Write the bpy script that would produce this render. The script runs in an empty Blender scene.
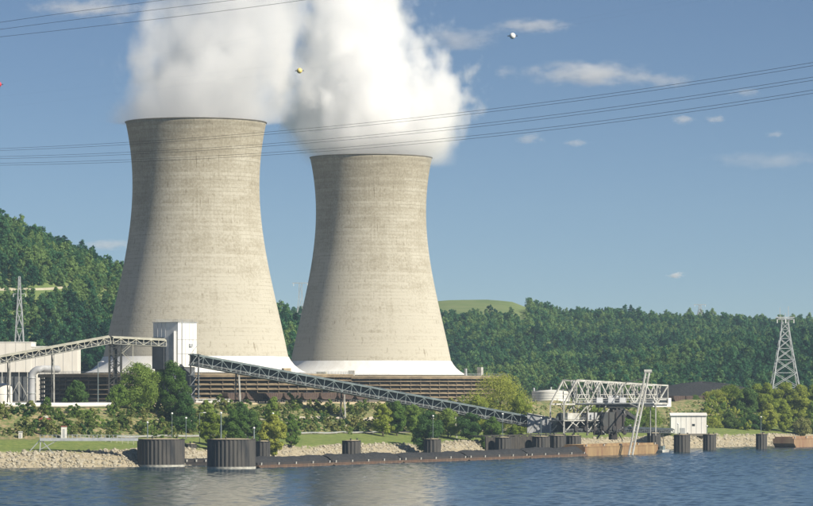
import bpy, math, random
import numpy as np
from mathutils import Vector, Matrix, Euler

random.seed(7); np.random.seed(7)
sc = bpy.context.scene
R = math.radians

# ---------------------------------------------------------------- camera, sky, sun, exposure
F = 3600.0            # focal length in photo pixels (813 px wide)
CX, HY = 406.5, 390.0 # principal column, horizon row
CAMZ = 27.0
cam_data = bpy.data.cameras.new('camera')
cam = bpy.data.objects.new('camera', cam_data)
sc.collection.objects.link(cam)
cam.location = (0, 0, CAMZ)
cam.rotation_euler = (R(90), 0, 0)
cam_data.sensor_width = 36.0
cam_data.lens = 36.0 * F / 813.0
cam_data.shift_y = (HY - 253.0) / 813.0
cam_data.clip_start = 1.0
cam_data.clip_end = 40000.0
sc.camera = cam

SUN_AZ, SUN_EL = 52.0, 34.0     # azimuth to the right of straight behind the camera
SDIR = Vector((math.sin(R(SUN_AZ)) * math.cos(R(SUN_EL)), -math.cos(R(SUN_AZ)) * math.cos(R(SUN_EL)), math.sin(R(SUN_EL))))
world = bpy.data.worlds.new('World'); sc.world = world; world.use_nodes = True
wn = world.node_tree.nodes; wl = world.node_tree.links
bg = wn['Background']
sky = wn.new('ShaderNodeTexSky'); sky.sky_type = 'NISHITA'; sky.sun_disc = False
sky.sun_elevation = R(SUN_EL); sky.sun_rotation = math.atan2(SDIR.x, SDIR.y)
sky.altitude = 300; sky.air_density = 1.0; sky.dust_density = 0.1; sky.ozone_density = 3.0
tcw = wn.new('ShaderNodeTexCoord'); mpw = wn.new('ShaderNodeMapping')
SKY_LIFT = (1.0, 1.0, 1.9)      # the clear deep-blue air of the photograph: steeper blue gradient over the horizon
mpw.inputs['Scale'].default_value = SKY_LIFT
mpw.inputs['Location'].default_value = (0, 0, 0.03)
nrm = wn.new('ShaderNodeVectorMath'); nrm.operation = 'NORMALIZE'
wl.new(tcw.outputs['Generated'], mpw.inputs['Vector']); wl.new(mpw.outputs[0], nrm.inputs[0])
wl.new(nrm.outputs[0], sky.inputs[0])
tint = wn.new('ShaderNodeMixRGB'); tint.blend_type = 'MULTIPLY'; tint.inputs[0].default_value = 1.0; tint.inputs[2].default_value = (0.95, 0.98, 1.04, 1)
wl.new(sky.outputs[0], tint.inputs[1]); wl.new(tint.outputs[0], bg.inputs['Color'])
bg.inputs['Strength'].default_value = 0.052

sun_data = bpy.data.lights.new('sun', 'SUN'); sun_data.energy = 5.0; sun_data.angle = R(0.53)
sun_data.color = (1.0, 0.92, 0.78)
sun = bpy.data.objects.new('sun', sun_data); sc.collection.objects.link(sun)
sun.rotation_euler = (-SDIR).to_track_quat('-Z', 'Y').to_euler()
sun.location = (300, -300, 600)

sc.view_settings.view_transform = 'Standard'; sc.view_settings.look = 'None'
sc.view_settings.exposure = 0.6; sc.view_settings.gamma = 1.0; sc.view_settings.use_curve_mapping = False
sc.render.engine = 'CYCLES'
sc.cycles.use_denoising = True
sc.cycles.max_bounces = 16; sc.cycles.volume_bounces = 14; sc.cycles.transparent_max_bounces = 8
sc.cycles.diffuse_bounces = 3; sc.cycles.glossy_bounces = 3
sc.cycles.volume_max_steps = 512

# ---------------------------------------------------------------- helpers
def W(px, py, d):
    """photo pixel + distance -> world point"""
    return Vector(((px - CX) * d / F, d, CAMZ + (HY - py) * d / F))
def X(px, d): return (px - CX) * d / F

class MB:
    """collects simple shapes into one mesh"""
    def __init__(s): s.v = []; s.f = []; s.sm = []
    def add(s, vs, fs, smooth=False):
        o = len(s.v); s.v.extend([tuple(v) for v in vs])
        s.f.extend([tuple(i + o for i in f) for f in fs]); s.sm.extend([smooth] * len(fs)); return s
    def box(s, c, size, rz=0.0, taper=1.0):
        hx, hy, hz = size[0] / 2, size[1] / 2, size[2] / 2
        vs = []
        cs, sn = math.cos(rz), math.sin(rz)
        for z, k in ((-hz, 1.0), (hz, taper)):
            for x, y in ((-hx, -hy), (hx, -hy), (hx, hy), (-hx, hy)):
                x *= k; y *= k
                vs.append((c[0] + x * cs - y * sn, c[1] + x * sn + y * cs, c[2] + z))
        return s.add(vs, [(3, 2, 1, 0), (4, 5, 6, 7), (0, 1, 5, 4), (1, 2, 6, 5), (2, 3, 7, 6), (3, 0, 4, 7)])
    def beam(s, p, q, w, h=None, up=(0, 0, 1)):
        h = h or w; p = Vector(p); q = Vector(q); a = (q - p).normalized()
        u = Vector(up)
        if abs(a.dot(u)) > 0.97: u = Vector((0, 1, 0))
        b = a.cross(u).normalized() * (w / 2); c = b.cross(a).normalized() * (h / 2)
        vs = [p - b - c, p + b - c, p + b + c, p - b + c, q - b - c, q + b - c, q + b + c, q - b + c]
        return s.add(vs, [(3, 2, 1, 0), (4, 5, 6, 7), (0, 1, 5, 4), (1, 2, 6, 5), (2, 3, 7, 6), (3, 0, 4, 7)])
    def tube(s, pts, r, n=8, caps=True):
        pts = [Vector(p) for p in pts]; rings = []
        rr = r if isinstance(r, (list, tuple)) else [r] * len(pts)
        ref = None
        for i, p in enumerate(pts):
            a = (pts[min(i + 1, len(pts) - 1)] - pts[max(i - 1, 0)]).normalized()
            if ref is None: ref = Vector((0, 0, 1)) if abs(a.z) < 0.9 else Vector((1, 0, 0))
            b = a.cross(ref).normalized(); c = b.cross(a).normalized()
            rings.append([p + (b * math.cos(2 * math.pi * k / n) + c * math.sin(2 * math.pi * k / n)) * rr[i] for k in range(n)])
        vs = [v for g in rings for v in g]; fs = []
        for i in range(len(pts) - 1):
            for k in range(n):
                k2 = (k + 1) % n
                fs.append((i * n + k, i * n + k2, (i + 1) * n + k2, (i + 1) * n + k))
        s.add(vs, fs, True)
        if caps:
            s.add(rings[0], [tuple(range(n))[::-1]]); s.add(rings[-1], [tuple(range(n))])
        return s
    def lathe(s, prof, n=64, c=(0, 0, 0), smooth=True, closed=False):
        vs = []; fs = []
        for r, z in prof:
            for k in range(n):
                a = 2 * math.pi * k / n
                vs.append((c[0] + r * math.cos(a), c[1] + r * math.sin(a), c[2] + z))
        m = len(prof)
        for i in range(m if closed else m - 1):
            j = (i + 1) % m
            for k in range(n):
                k2 = (k + 1) % n
                fs.append((i * n + k, i * n + k2, j * n + k2, j * n + k))
        return s.add(vs, fs, smooth)
    def disc(s, r, z, n=48, c=(0, 0, 0)):
        return s.add([(c[0] + r * math.cos(2 * math.pi * k / n), c[1] + r * math.sin(2 * math.pi * k / n), c[2] + z) for k in range(n)], [tuple(range(n))])
    def prism(s, outline, p0, ax, ay, depth):
        """outline (a,b) in plane ax,ay at p0, extruded by depth vector"""
        p0 = Vector(p0); ax = Vector(ax); ay = Vector(ay); dv = Vector(depth); n = len(outline)
        vs = [p0 + ax * a + ay * b for a, b in outline]; vs += [v + dv for v in vs]
        fs = [tuple(range(n))[::-1], tuple(range(n, 2 * n))]
        fs += [(i, (i + 1) % n, n + (i + 1) % n, n + i) for i in range(n)]
        return s.add(vs, fs)
    def mesh(s, name, inv=None):
        me = bpy.data.meshes.new(name)
        vs = s.v if inv is None else [tuple(inv @ Vector(v)) for v in s.v]
        me.from_pydata(vs, [], s.f)
        me.polygons.foreach_set('use_smooth', s.sm)
        me.update(); return me

def link(o): sc.collection.objects.link(o); return o
def tag(o, label=None, cat=None, group=None, kind=None):
    if label: o['label'] = label
    if cat: o['category'] = cat
    if group: o['group'] = group
    if kind: o['kind'] = kind
    return o
def thing(name, label, cat, loc, rot=(0, 0, 0), group=None):
    o = link(bpy.data.objects.new(name, None)); o.empty_display_size = 1
    o.location = loc; o.rotation_euler = rot
    o.matrix_world = Matrix.LocRotScale(Vector(loc), Euler(rot), None)
    return tag(o, label, cat, group)
def part(parent, name, mb, mat, local=False, kind=None):
    """mb in world coordinates unless local; becomes a child of parent (an Empty or a part without its own offset)"""
    root = parent
    while root.parent: root = root.parent
    inv = None if local else root.matrix_world.inverted()
    me = mb.mesh(name, inv) if isinstance(mb, MB) else mb
    if not me.materials: me.materials.append(mat)
    o = link(bpy.data.objects.new(name, me)); o.parent = parent
    if kind: o['kind'] = kind
    return o
def partm(parent, name, me, loc, rot=(0, 0, 0), scale=(1, 1, 1)):
    o = link(bpy.data.objects.new(name, me)); o.parent = parent; o.location = loc; o.rotation_euler = rot; o.scale = scale
    return o
def solo(name, mb, mat, label, cat=None, group=None, kind=None, origin=None):
    """a thing (or piece of the setting) that is one mesh"""
    if isinstance(mb, MB):
        org = Vector(origin) if origin is not None else Vector((0, 0, 0))
        me = mb.mesh(name, Matrix.Translation(-org))
    else: me = mb; org = Vector(origin) if origin is not None else Vector((0, 0, 0))
    me.materials.append(mat)
    o = link(bpy.data.objects.new(name, me)); o.location = org
    return tag(o, label, cat, group, kind)
def copy_tree(o, parent=None):
    c = o.copy(); link(c); c.parent = parent
    for ch in list(o.children): copy_tree(ch, c)
    return c

# ---------------------------------------------------------------- materials
def new_mat(name):
    m = bpy.data.materials.new(name); m.use_nodes = True
    nt = m.node_tree; return m, nt.nodes, nt.links, nt.nodes['Principled BSDF']
def ramp(nodes, stops, interp='LINEAR'):
    r = nodes.new('ShaderNodeValToRGB'); r.color_ramp.interpolation = interp
    el = r.color_ramp.elements
    while len(el) < len(stops): el.new(0.5)
    for e, (p, c) in zip(el, stops):
        e.position = p; e.color = (c[0], c[1], c[2], 1) if isinstance(c, tuple) else (c, c, c, 1)
    return r
def mat(name, c1, c2=None, scale=0.5, rough=0.7, metal=0.0, stretch=(1, 1, 1), bump=0.0, detail=5, c3=None):
    m, n, l, b = new_mat(name)
    c2 = c2 or tuple(x * 0.75 for x in c1)
    tc = n.new('ShaderNodeTexCoord'); mp = n.new('ShaderNodeMapping'); mp.inputs['Scale'].default_value = stretch
    nz = n.new('ShaderNodeTexNoise'); nz.inputs['Scale'].default_value = scale; nz.inputs['Detail'].default_value = detail
    nz.inputs['Roughness'].default_value = 0.65
    l.new(tc.outputs['Object'], mp.inputs[0]); l.new(mp.outputs[0], nz.inputs['Vector'])
    st = [(0.34, c1), (0.66, c2)] if c3 is None else [(0.3, c1), (0.5, c2), (0.7, c3)]
    rp = ramp(n, st); l.new(nz.outputs[0], rp.inputs[0]); l.new(rp.outputs[0], b.inputs['Base Color'])
    b.inputs['Roughness'].default_value = rough; b.inputs['Metallic'].default_value = metal
    if bump:
        bp = n.new('ShaderNodeBump'); bp.inputs['Strength'].default_value = 1.0; bp.inputs['Distance'].default_value = bump
        l.new(nz.outputs[0], bp.inputs['Height']); l.new(bp.outputs[0], b.inputs['Normal'])
    return m
def math_node(n, l, op, a, b=None, c=None, clamp=False):
    x = n.new('ShaderNodeMath'); x.operation = op; x.use_clamp = clamp
    for i, v in enumerate((a, b, c)):
        if v is None: continue
        if isinstance(v, (int, float)): x.inputs[i].default_value = v
        else: l.new(v, x.inputs[i])
    return x.outputs[0]

def concrete_mat():
    m, n, l, b = new_mat('tower_concrete')
    tc = n.new('ShaderNodeTexCoord'); sp = n.new('ShaderNodeSeparateXYZ'); l.new(tc.outputs['Object'], sp.inputs[0])
    x, y, z = sp.outputs
    ang = math_node(n, l, 'ARCTAN2', y, x)
    u = math_node(n, l, 'MULTIPLY', ang, 33.0)
    def vec(a, bb, c):
        cb = n.new('ShaderNodeCombineXYZ')
        for i, v in enumerate((a, bb, c)):
            if isinstance(v, (int, float)): cb.inputs[i].default_value = v
            else: l.new(v, cb.inputs[i])
        return cb.outputs[0]
    def noise(v, s, d=4, r=0.6):
        q = n.new('ShaderNodeTexNoise'); q.inputs['Scale'].default_value = s; q.inputs['Detail'].default_value = d
        q.inputs['Roughness'].default_value = r; l.new(v, q.inputs['Vector']); return q.outputs[0]
    # pour lifts: each 1.7 m ring its own tone
    zl = math_node(n, l, 'DIVIDE', z, 1.7); zi = math_node(n, l, 'FLOOR', zl); zf = math_node(n, l, 'FRACT', zl)
    wn_ = n.new('ShaderNodeTexWhiteNoise'); wn_.noise_dimensions = '1D'; l.new(zi, wn_.inputs['W'])
    ui = math_node(n, l, 'FLOOR', math_node(n, l, 'DIVIDE', u, 5.2))
    wp = n.new('ShaderNodeTexWhiteNoise'); wp.noise_dimensions = '2D'; l.new(vec(zi, ui, 0), wp.inputs['Vector'])
    joint = math_node(n, l, 'LESS_THAN', zf, 0.16)
    streak = noise(vec(math_node(n, l, 'MULTIPLY', u, 0.9), 0, math_node(n, l, 'MULTIPLY', z, 0.035)), 1.0, 5, 0.7)
    blotch = noise(vec(u, 3.0, z), 0.045, 5, 0.6)
    fine = noise(vec(u, 9.0, z), 0.9, 4, 0.7)
    rowblot = noise(vec(math_node(n, l, 'MULTIPLY', u, 0.05), 5.0, math_node(n, l, 'MULTIPLY', z, 0.5)), 1.0, 4, 0.7)
    patch = ramp(n, [(0.40, 0.15), (0.62, 1.0)]); l.new(blotch, patch.inputs[0])
    joint = math_node(n, l, 'MULTIPLY', joint, math_node(n, l, 'MULTIPLY', patch.outputs[0], math_node(n, l, 'MULTIPLY_ADD', wn_.outputs[0], 1.2, 0.25)))
    t = math_node(n, l, 'MULTIPLY_ADD', wn_.outputs[0], 0.09, -0.02)
    t = math_node(n, l, 'MULTIPLY_ADD', wp.outputs[0], 0.06, t)
    t = math_node(n, l, 'MULTIPLY_ADD', streak, 0.30, t)
    t = math_node(n, l, 'MULTIPLY_ADD', blotch, 0.50, t)
    t = math_node(n, l, 'MULTIPLY_ADD', fine, 0.62, t)
    t = math_node(n, l, 'MULTIPLY_ADD', rowblot, 0.30, t)
    t = math_node(n, l, 'MULTIPLY_ADD', joint, -0.14, t)
    # darker, browner concrete near the lip, paler concrete low down
    hz = n.new('ShaderNodeMapRange'); hz.inputs['From Min'].default_value = 35; hz.inputs['From Max'].default_value = 115
    hz.inputs['To Min'].default_value = 0.10; hz.inputs['To Max'].default_value = -0.13; l.new(z, hz.inputs['Value'])
    t = math_node(n, l, 'ADD', t, hz.outputs[0])
    rp = ramp(n, [(0.46, (0.175, 0.15, 0.105)), (0.76, (0.315, 0.285, 0.215)), (0.98, (0.45, 0.425, 0.35))])
    l.new(t, rp.inputs[0])
    # few dark seep marks under the lifts
    sv = vec(math_node(n, l, 'MULTIPLY', u, 0.75), 2.0, math_node(n, l, 'MULTIPLY', z, 0.11))
    seep = noise(sv, 1.0, 3, 0.75)
    sm = ramp(n, [(0.625, 0.0), (0.67, 1.0)]); l.new(seep, sm.inputs[0])
    mx = n.new('ShaderNodeMixRGB'); mx.blend_type = 'MULTIPLY'; mx.inputs[2].default_value = (0.50, 0.45, 0.38, 1)
    l.new(math_node(n, l, 'MULTIPLY', sm.outputs[0], 0.75), mx.inputs[0]); l.new(rp.outputs[0], mx.inputs[1]); l.new(mx.outputs[0], b.inputs['Base Color'])
    b.inputs['Roughness'].default_value = 0.9; b.inputs['Diffuse Roughness'].default_value = 0.35
    bp = n.new('ShaderNodeBump'); bp.inputs['Distance'].default_value = 0.12; bp.inputs['Strength'].default_value = 0.8
    hh = math_node(n, l, 'MULTIPLY_ADD', joint, -0.6, fine)
    l.new(hh, bp.inputs['Height']); l.new(bp.outputs[0], b.inputs['Normal'])
    return m

def leaf_mat(name, dark, mid, light, transl=0.25, stand=0.0):
    m, n, l, b = new_mat(name)
    oi = n.new('ShaderNodeObjectInfo')
    geo = n.new('ShaderNodeNewGeometry')
    nz = n.new('ShaderNodeTexNoise'); nz.inputs['Scale'].default_value = 0.35; nz.inputs['Detail'].default_value = 2
    tc = n.new('ShaderNodeTexCoord'); l.new(tc.outputs['Object'], nz.inputs['Vector'])
    t = math_node(n, l, 'MULTIPLY_ADD', oi.outputs['Random'], 0.75, -0.15)
    t = math_node(n, l, 'MULTIPLY_ADD', nz.outputs[0], 0.45, t)
    t = math_node(n, l, 'MULTIPLY_ADD', geo.outputs['Random Per Island'], 0.22, t)
    if stand:   # stands of lighter and darker species across the hills
        ns = n.new('ShaderNodeTexNoise'); ns.inputs['Scale'].default_value = 0.007; ns.inputs['Detail'].default_value = 3
        l.new(geo.outputs['Position'], ns.inputs['Vector'])
        t = math_node(n, l, 'MULTIPLY_ADD', math_node(n, l, 'SUBTRACT', ns.outputs[0], 0.5), stand * 4, t)
    rp = ramp(n, [(0.08, dark), (0.48, mid), (0.95, light)]); l.new(t, rp.inputs[0])
    l.new(rp.outputs[0], b.inputs['Base Color']); b.inputs['Roughness'].default_value = 0.75
    b.inputs['Specular IOR Level'].default_value = 0.2
    tr = n.new('ShaderNodeBsdfTranslucent'); l.new(rp.outputs[0], tr.inputs['Color'])
    ms = n.new('ShaderNodeMixShader'); ms.inputs[0].default_value = transl
    l.new(b.outputs[0], ms.inputs[1]); l.new(tr.outputs[0], ms.inputs[2])
    l.new(ms.outputs[0], n['Material Output'].inputs['Surface'])
    return m

M = {}
M['concrete'] = concrete_mat()
M['rim'] = mat('rim_concrete', (0.22, 0.20, 0.16), (0.14, 0.13, 0.11), 0.3, 0.9)
M['white_panel'] = mat('white_painted_panel', (0.78, 0.78, 0.75), (0.64, 0.62, 0.57), 0.16, 0.55, stretch=(1, 1, 0.25))
M['fill'] = mat('wet_fill_slats', (0.020, 0.020, 0.019), (0.035, 0.033, 0.028), 0.5, 0.9)
M['louver'] = mat('louver_board', (0.25, 0.195, 0.12), (0.11, 0.085, 0.055), 0.22, 0.85, stretch=(1, 1, 2.5))
M['deck'] = mat('deck_board', (0.36, 0.30, 0.20), (0.22, 0.17, 0.11), 0.3, 0.85)
M['post'] = mat('weathered_post', (0.16, 0.13, 0.09), (0.09, 0.07, 0.05), 0.5, 0.85)
M['steel_teal'] = mat('grey_green_steel', (0.20, 0.25, 0.25), (0.11, 0.14, 0.145), 0.3, 0.55, 0.2)
M['steel_dark'] = mat('dark_belt_steel', (0.030, 0.036, 0.038), (0.05, 0.05, 0.046), 0.4, 0.7)
M['steel_blue'] = mat('dark_blue_cladding', (0.045, 0.062, 0.07), (0.07, 0.085, 0.09), 0.2, 0.6)
M['steel_cream'] = mat('cream_painted_steel', (0.50, 0.49, 0.40), (0.33, 0.32, 0.25), 0.3, 0.6)
M['steel_white'] = mat('dusty_white_steel', (0.52, 0.52, 0.48), (0.27, 0.26, 0.23), 0.35, 0.6)
M['galv'] = mat('galvanised_steel', (0.52, 0.54, 0.54), (0.36, 0.38, 0.38), 0.4, 0.5, 0.4)
M['pile'] = mat('sheet_pile_steel', (0.028, 0.032, 0.036), (0.075, 0.070, 0.062), 0.35, 0.75, 0.2, stretch=(1, 1, 0.12), c3=(0.018, 0.021, 0.025))
M['pile_tip'] = mat('pale_waterline_scale', (0.45, 0.44, 0.38), (0.20, 0.20, 0.18), 1.0, 0.8)
M['gravel'] = mat('tan_gravel', (0.44, 0.37, 0.24), (0.30, 0.25, 0.16), 0.8, 0.95)
M['coal'] = mat('coal', (0.012, 0.013, 0.015), (0.030, 0.031, 0.033), 0.9, 0.85, bump=0.5)
M['rust'] = mat('rusty_hull', (0.17, 0.10, 0.06), (0.09, 0.058, 0.042), 0.35, 0.85, stretch=(1, 1, 0.3), c3=(0.24, 0.17, 0.11))
M['ochre'] = mat('ochre_rust_hull', (0.33, 0.235, 0.115), (0.24, 0.16, 0.08), 0.25, 0.8, stretch=(1, 1, 0.25), c3=(0.17, 0.09, 0.05))
M['tan_hull'] = mat('tan_rust_hull', (0.34, 0.24, 0.14), (0.25, 0.16, 0.09), 0.25, 0.8, stretch=(1, 1, 0.25), c3=(0.20, 0.10, 0.06))
M['hull_dark'] = mat('black_hull', (0.022, 0.022, 0.024), (0.05, 0.042, 0.036), 0.3, 0.7)
M['railcar'] = mat('brown_railcar', (0.095, 0.062, 0.048), (0.06, 0.042, 0.034), 0.4, 0.8)
M['beige_wall'] = mat('beige_cladding', (0.70, 0.68, 0.62), (0.60, 0.57, 0.51), 0.15, 0.7, stretch=(1, 1, 0.3))
M['grey_wall'] = mat('dark_grey_cladding', (0.10, 0.11, 0.12), (0.06, 0.065, 0.07), 0.2, 0.7)
M['grey_light'] = mat('light_grey_cladding', (0.40, 0.41, 0.42), (0.30, 0.31, 0.32), 0.25, 0.6)
M['tank'] = mat('white_tank', (0.72, 0.71, 0.67), (0.58, 0.56, 0.50), 0.15, 0.5, stretch=(1, 1, 0.2))
M['red'] = mat('faded_red_paint', (0.30, 0.07, 0.05), (0.20, 0.05, 0.04), 0.5, 0.5)
M['glass'] = mat('dark_glass', (0.02, 0.025, 0.03), (0.03, 0.035, 0.04), 0.5, 0.1)
M['bark'] = mat('bark', (0.11, 0.085, 0.06), (0.06, 0.048, 0.035), 1.2, 0.9, stretch=(1, 1, 0.3))
M['birch'] = mat('pale_bark', (0.30, 0.27, 0.22), (0.2, 0.17, 0.13), 1.2, 0.9, stretch=(1, 1, 0.3))
M['road'] = mat('pale_gravel_road', (0.46, 0.42, 0.33), (0.38, 0.34, 0.26), 0.4, 0.95)
M['wire'] = mat('dull_conductor', (0.06, 0.065, 0.07), (0.04, 0.045, 0.05), 0.3, 0.6)
M['ball_white'] = mat('white_marker', (0.82, 0.82, 0.80), (0.7, 0.7, 0.68), 2.0, 0.4)
M['ball_yellow'] = mat('yellow_marker', (0.78, 0.62, 0.22), (0.7, 0.55, 0.2), 2.0, 0.4)
M['ball_red'] = mat('red_marker', (0.65, 0.05, 0.07), (0.5, 0.04, 0.05), 2.0, 0.4)
M['rock'] = mat('limestone_riprap', (0.44, 0.40, 0.31), (0.29, 0.26, 0.19), 0.5, 0.95, c3=(0.52, 0.49, 0.41))
M['timber'] = mat('tarred_timber', (0.035, 0.032, 0.028), (0.06, 0.052, 0.042), 0.6, 0.85)
M['leaf_poplar'] = leaf_mat('poplar_leaves', (0.06, 0.13, 0.028), (0.15, 0.25, 0.05), (0.26, 0.34, 0.075), 0.45)
M['leaf_lime'] = leaf_mat('spring_leaves', (0.14, 0.21, 0.03), (0.26, 0.33, 0.05), (0.38, 0.41, 0.08), 0.45)
M['leaf_dark'] = leaf_mat('dark_leaves', (0.03, 0.085, 0.026), (0.075, 0.155, 0.042), (0.15, 0.235, 0.06), 0.42)
M['leaf_forest'] = leaf_mat('forest_leaves', (0.010, 0.058, 0.038), (0.050, 0.160, 0.068), (0.19, 0.29, 0.09), 0.42, 0.55)
M['leaf_scrub'] = leaf_mat('scrub_leaves', (0.06, 0.11, 0.024), (0.14, 0.20, 0.045), (0.26, 0.26, 0.09), 0.35)
M['leaf_dry'] = leaf_mat('dry_weeds', (0.24, 0.20, 0.08), (0.36, 0.31, 0.14), (0.46, 0.42, 0.22), 0.35)

# ---------------------------------------------------------------- terrain
A0 = np.array((-51.4, 1246.0)); U = np.array((0.487, 0.8734)); NL = np.array((-0.8734, 0.487))
def ST(s, t, z=0.0):
    p = A0 + U * s + NL * t; return Vector((p[0], p[1], z))
SHORE_ANG = math.atan2(U[1], U[0])
shore = np.array([(-1400, 985), (-600, 1150), (-260, 1222), (-141, 1246), (-97, 1263), (-78, 1290), (-42, 1355), (56.7, 1532), (131, 1665), (162.5, 1722), (230, 1800), (420, 2010), (900, 2500), (2600, 4100)], float)
def shore_q(x, y):
    x = np.asarray(x, float); y = np.asarray(y, float)
    best = np.full(x.shape, 1e9); sg = np.ones(x.shape)
    for a, b in zip(shore[:-1], shore[1:]):
        d = b - a; L2 = d @ d
        t = np.clip(((x - a[0]) * d[0] + (y - a[1]) * d[1]) / L2, 0, 1)
        dx = x - a[0] - t * d[0]; dy = y - a[1] - t * d[1]
        dist = np.hypot(dx, dy); cr = d[0] * (y - a[1]) - d[1] * (x - a[0])
        m = dist < best - 1e-9
        best = np.where(m, dist, best); sg = np.where(m, np.where(cr >= 0, 1.0, -1.0), sg)
    return best * sg
def vnoise(x, y, s, seed=0):
    """smooth value noise"""
    rs = np.random.RandomState(seed); T = rs.rand(64, 64)
    x = np.asarray(x) / s; y = np.asarray(y) / s
    xi = np.floor(x).astype(int); yi = np.floor(y).astype(int); fx = x - xi; fy = y - yi
    fx = fx * fx * (3 - 2 * fx); fy = fy * fy * (3 - 2 * fy)
    g = lambda i, j: T[i % 64, j % 64]
    return (g(xi, yi) * (1 - fx) + g(xi + 1, yi) * fx) * (1 - fy) + (g(xi, yi + 1) * (1 - fx) + g(xi + 1, yi + 1) * fx) * fy - 0.5
def smooth(t): t = np.clip(t, 0, 1); return t * t * (3 - 2 * t)
def ridge(x, y, Dr, y0, pts, off, back=500, backdrop=0.6, wob=0, lin=False):
    px = np.array([p[0] for p in pts]); py = np.array([p[1] for p in pts])
    xr = (px - CX) / F * Dr; zr = CAMZ + (HY - py) * Dr / F - off
    z = np.interp(x, xr, zr)
    yy = y + wob * vnoise(x, y, 170, 3)
    up = np.clip((yy - y0) / (Dr - y0), 0, 1) if lin else smooth((yy - y0) / (Dr - y0)); dn = 1 - backdrop * smooth((yy - Dr) / back)
    return GRADE + (z - GRADE) * np.where(yy < Dr, up, dn)
GRADE = 21.5
RIDGE_LEFT = [(-700, 190), (-260, 196), (-100, 207), (0, 219), (30, 229), (60, 243), (90, 255), (120, 267), (200, 291), (280, 312), (340, 340), (420, 400)]
RIDGE_FAR = [(-400, 318), (100, 330), (290, 320), (400, 310), (432, 301.5), (450, 300), (490, 299.5), (515, 302), (530, 309), (560, 320), (625, 319), (660, 324), (720, 325), (813, 329), (900, 336), (1400, 346)]
RIDGE_MID = [(420, 410), (500, 388), (560, 366), (620, 349), (700, 338), (813, 329), (900, 321), (1300, 300)]
def hill_z(x, y):
    a = ridge(x, y, 2350, 1930, RIDGE_LEFT, 9, 600, 0.5, 50)
    b = ridge(x, y, 3400, 2350, RIDGE_FAR, 0, 900, 0.4, 0, True)
    c = ridge(x, y, 2620, 2060, RIDGE_MID, 12, 400, 0.7, 90)
    h = np.maximum(np.maximum(a, b), c)
    k = smooth((h - GRADE) / 25)
    h = h + k * (vnoise(x, y, 110, 5) * 12 + vnoise(x, y, 45, 6) * 4) * smooth((3150 - np.asarray(y)) / 300)
    return np.maximum(h, GRADE)
def ground_z(x, y):
    x = np.asarray(x, float); y = np.asarray(y, float)
    q = shore_q(x, y)
    qq = q + vnoise(x, y, 22, 1) * 3.0
    z = np.interp(qq, [-60, -6, 0, 11, 20, 40, 46, 74, 84], [-6, -2.2, -0.15, 5.6, 6.6, 9.2, 9.5, 21.2, GRADE])
    k = smooth((q - 42) / 20) * smooth((90 - q) / 15)
    z = z + k * (vnoise(x, y, 14, 2) * 2.4 + vnoise(x, y, 6, 4) * 0.9) + smooth((q - 10) / 10) * smooth((70 - q) / 10) * vnoise(x, y, 9, 8) * 0.5
    hz = hill_z(x, y)
    return np.where(q > 84, np.maximum(z, hz), z)
def gz(x, y): return float(ground_z(np.array([x]), np.array([y]))[0])
def gpt(px, d): x = X(px, d); return Vector((x, d, gz(x, d)))

def grid_mesh(name, xs, ys):
    XX, YY = np.meshgrid(xs, ys); ZZ = ground_z(XX, YY); Q = shore_q(XX, YY)
    nx, ny = len(xs), len(ys)
    co = np.stack([XX.ravel(), YY.ravel(), ZZ.ravel()], 1)
    idx = np.arange(nx * ny).reshape(ny, nx)
    fs = np.stack([idx[:-1, :-1].ravel(), idx[:-1, 1:].ravel(), idx[1:, 1:].ravel(), idx[1:, :-1].ravel()], 1)
    me = bpy.data.meshes.new(name)
    me.vertices.add(len(co)); me.vertices.foreach_set('co', co.ravel())
    me.loops.add(len(fs) * 4); me.loops.foreach_set('vertex_index', fs.ravel())
    me.polygons.add(len(fs)); me.polygons.foreach_set('loop_start', np.arange(0, len(fs) * 4, 4)); me.polygons.foreach_set('loop_total', np.full(len(fs), 4))
    at = me.attributes.new('shore_distance', 'FLOAT', 'POINT'); at.data.foreach_set('value', Q.ravel())
    me.update(); me.polygons.foreach_set('use_smooth', np.ones(len(fs), bool)); me.validate(); return me

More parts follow.
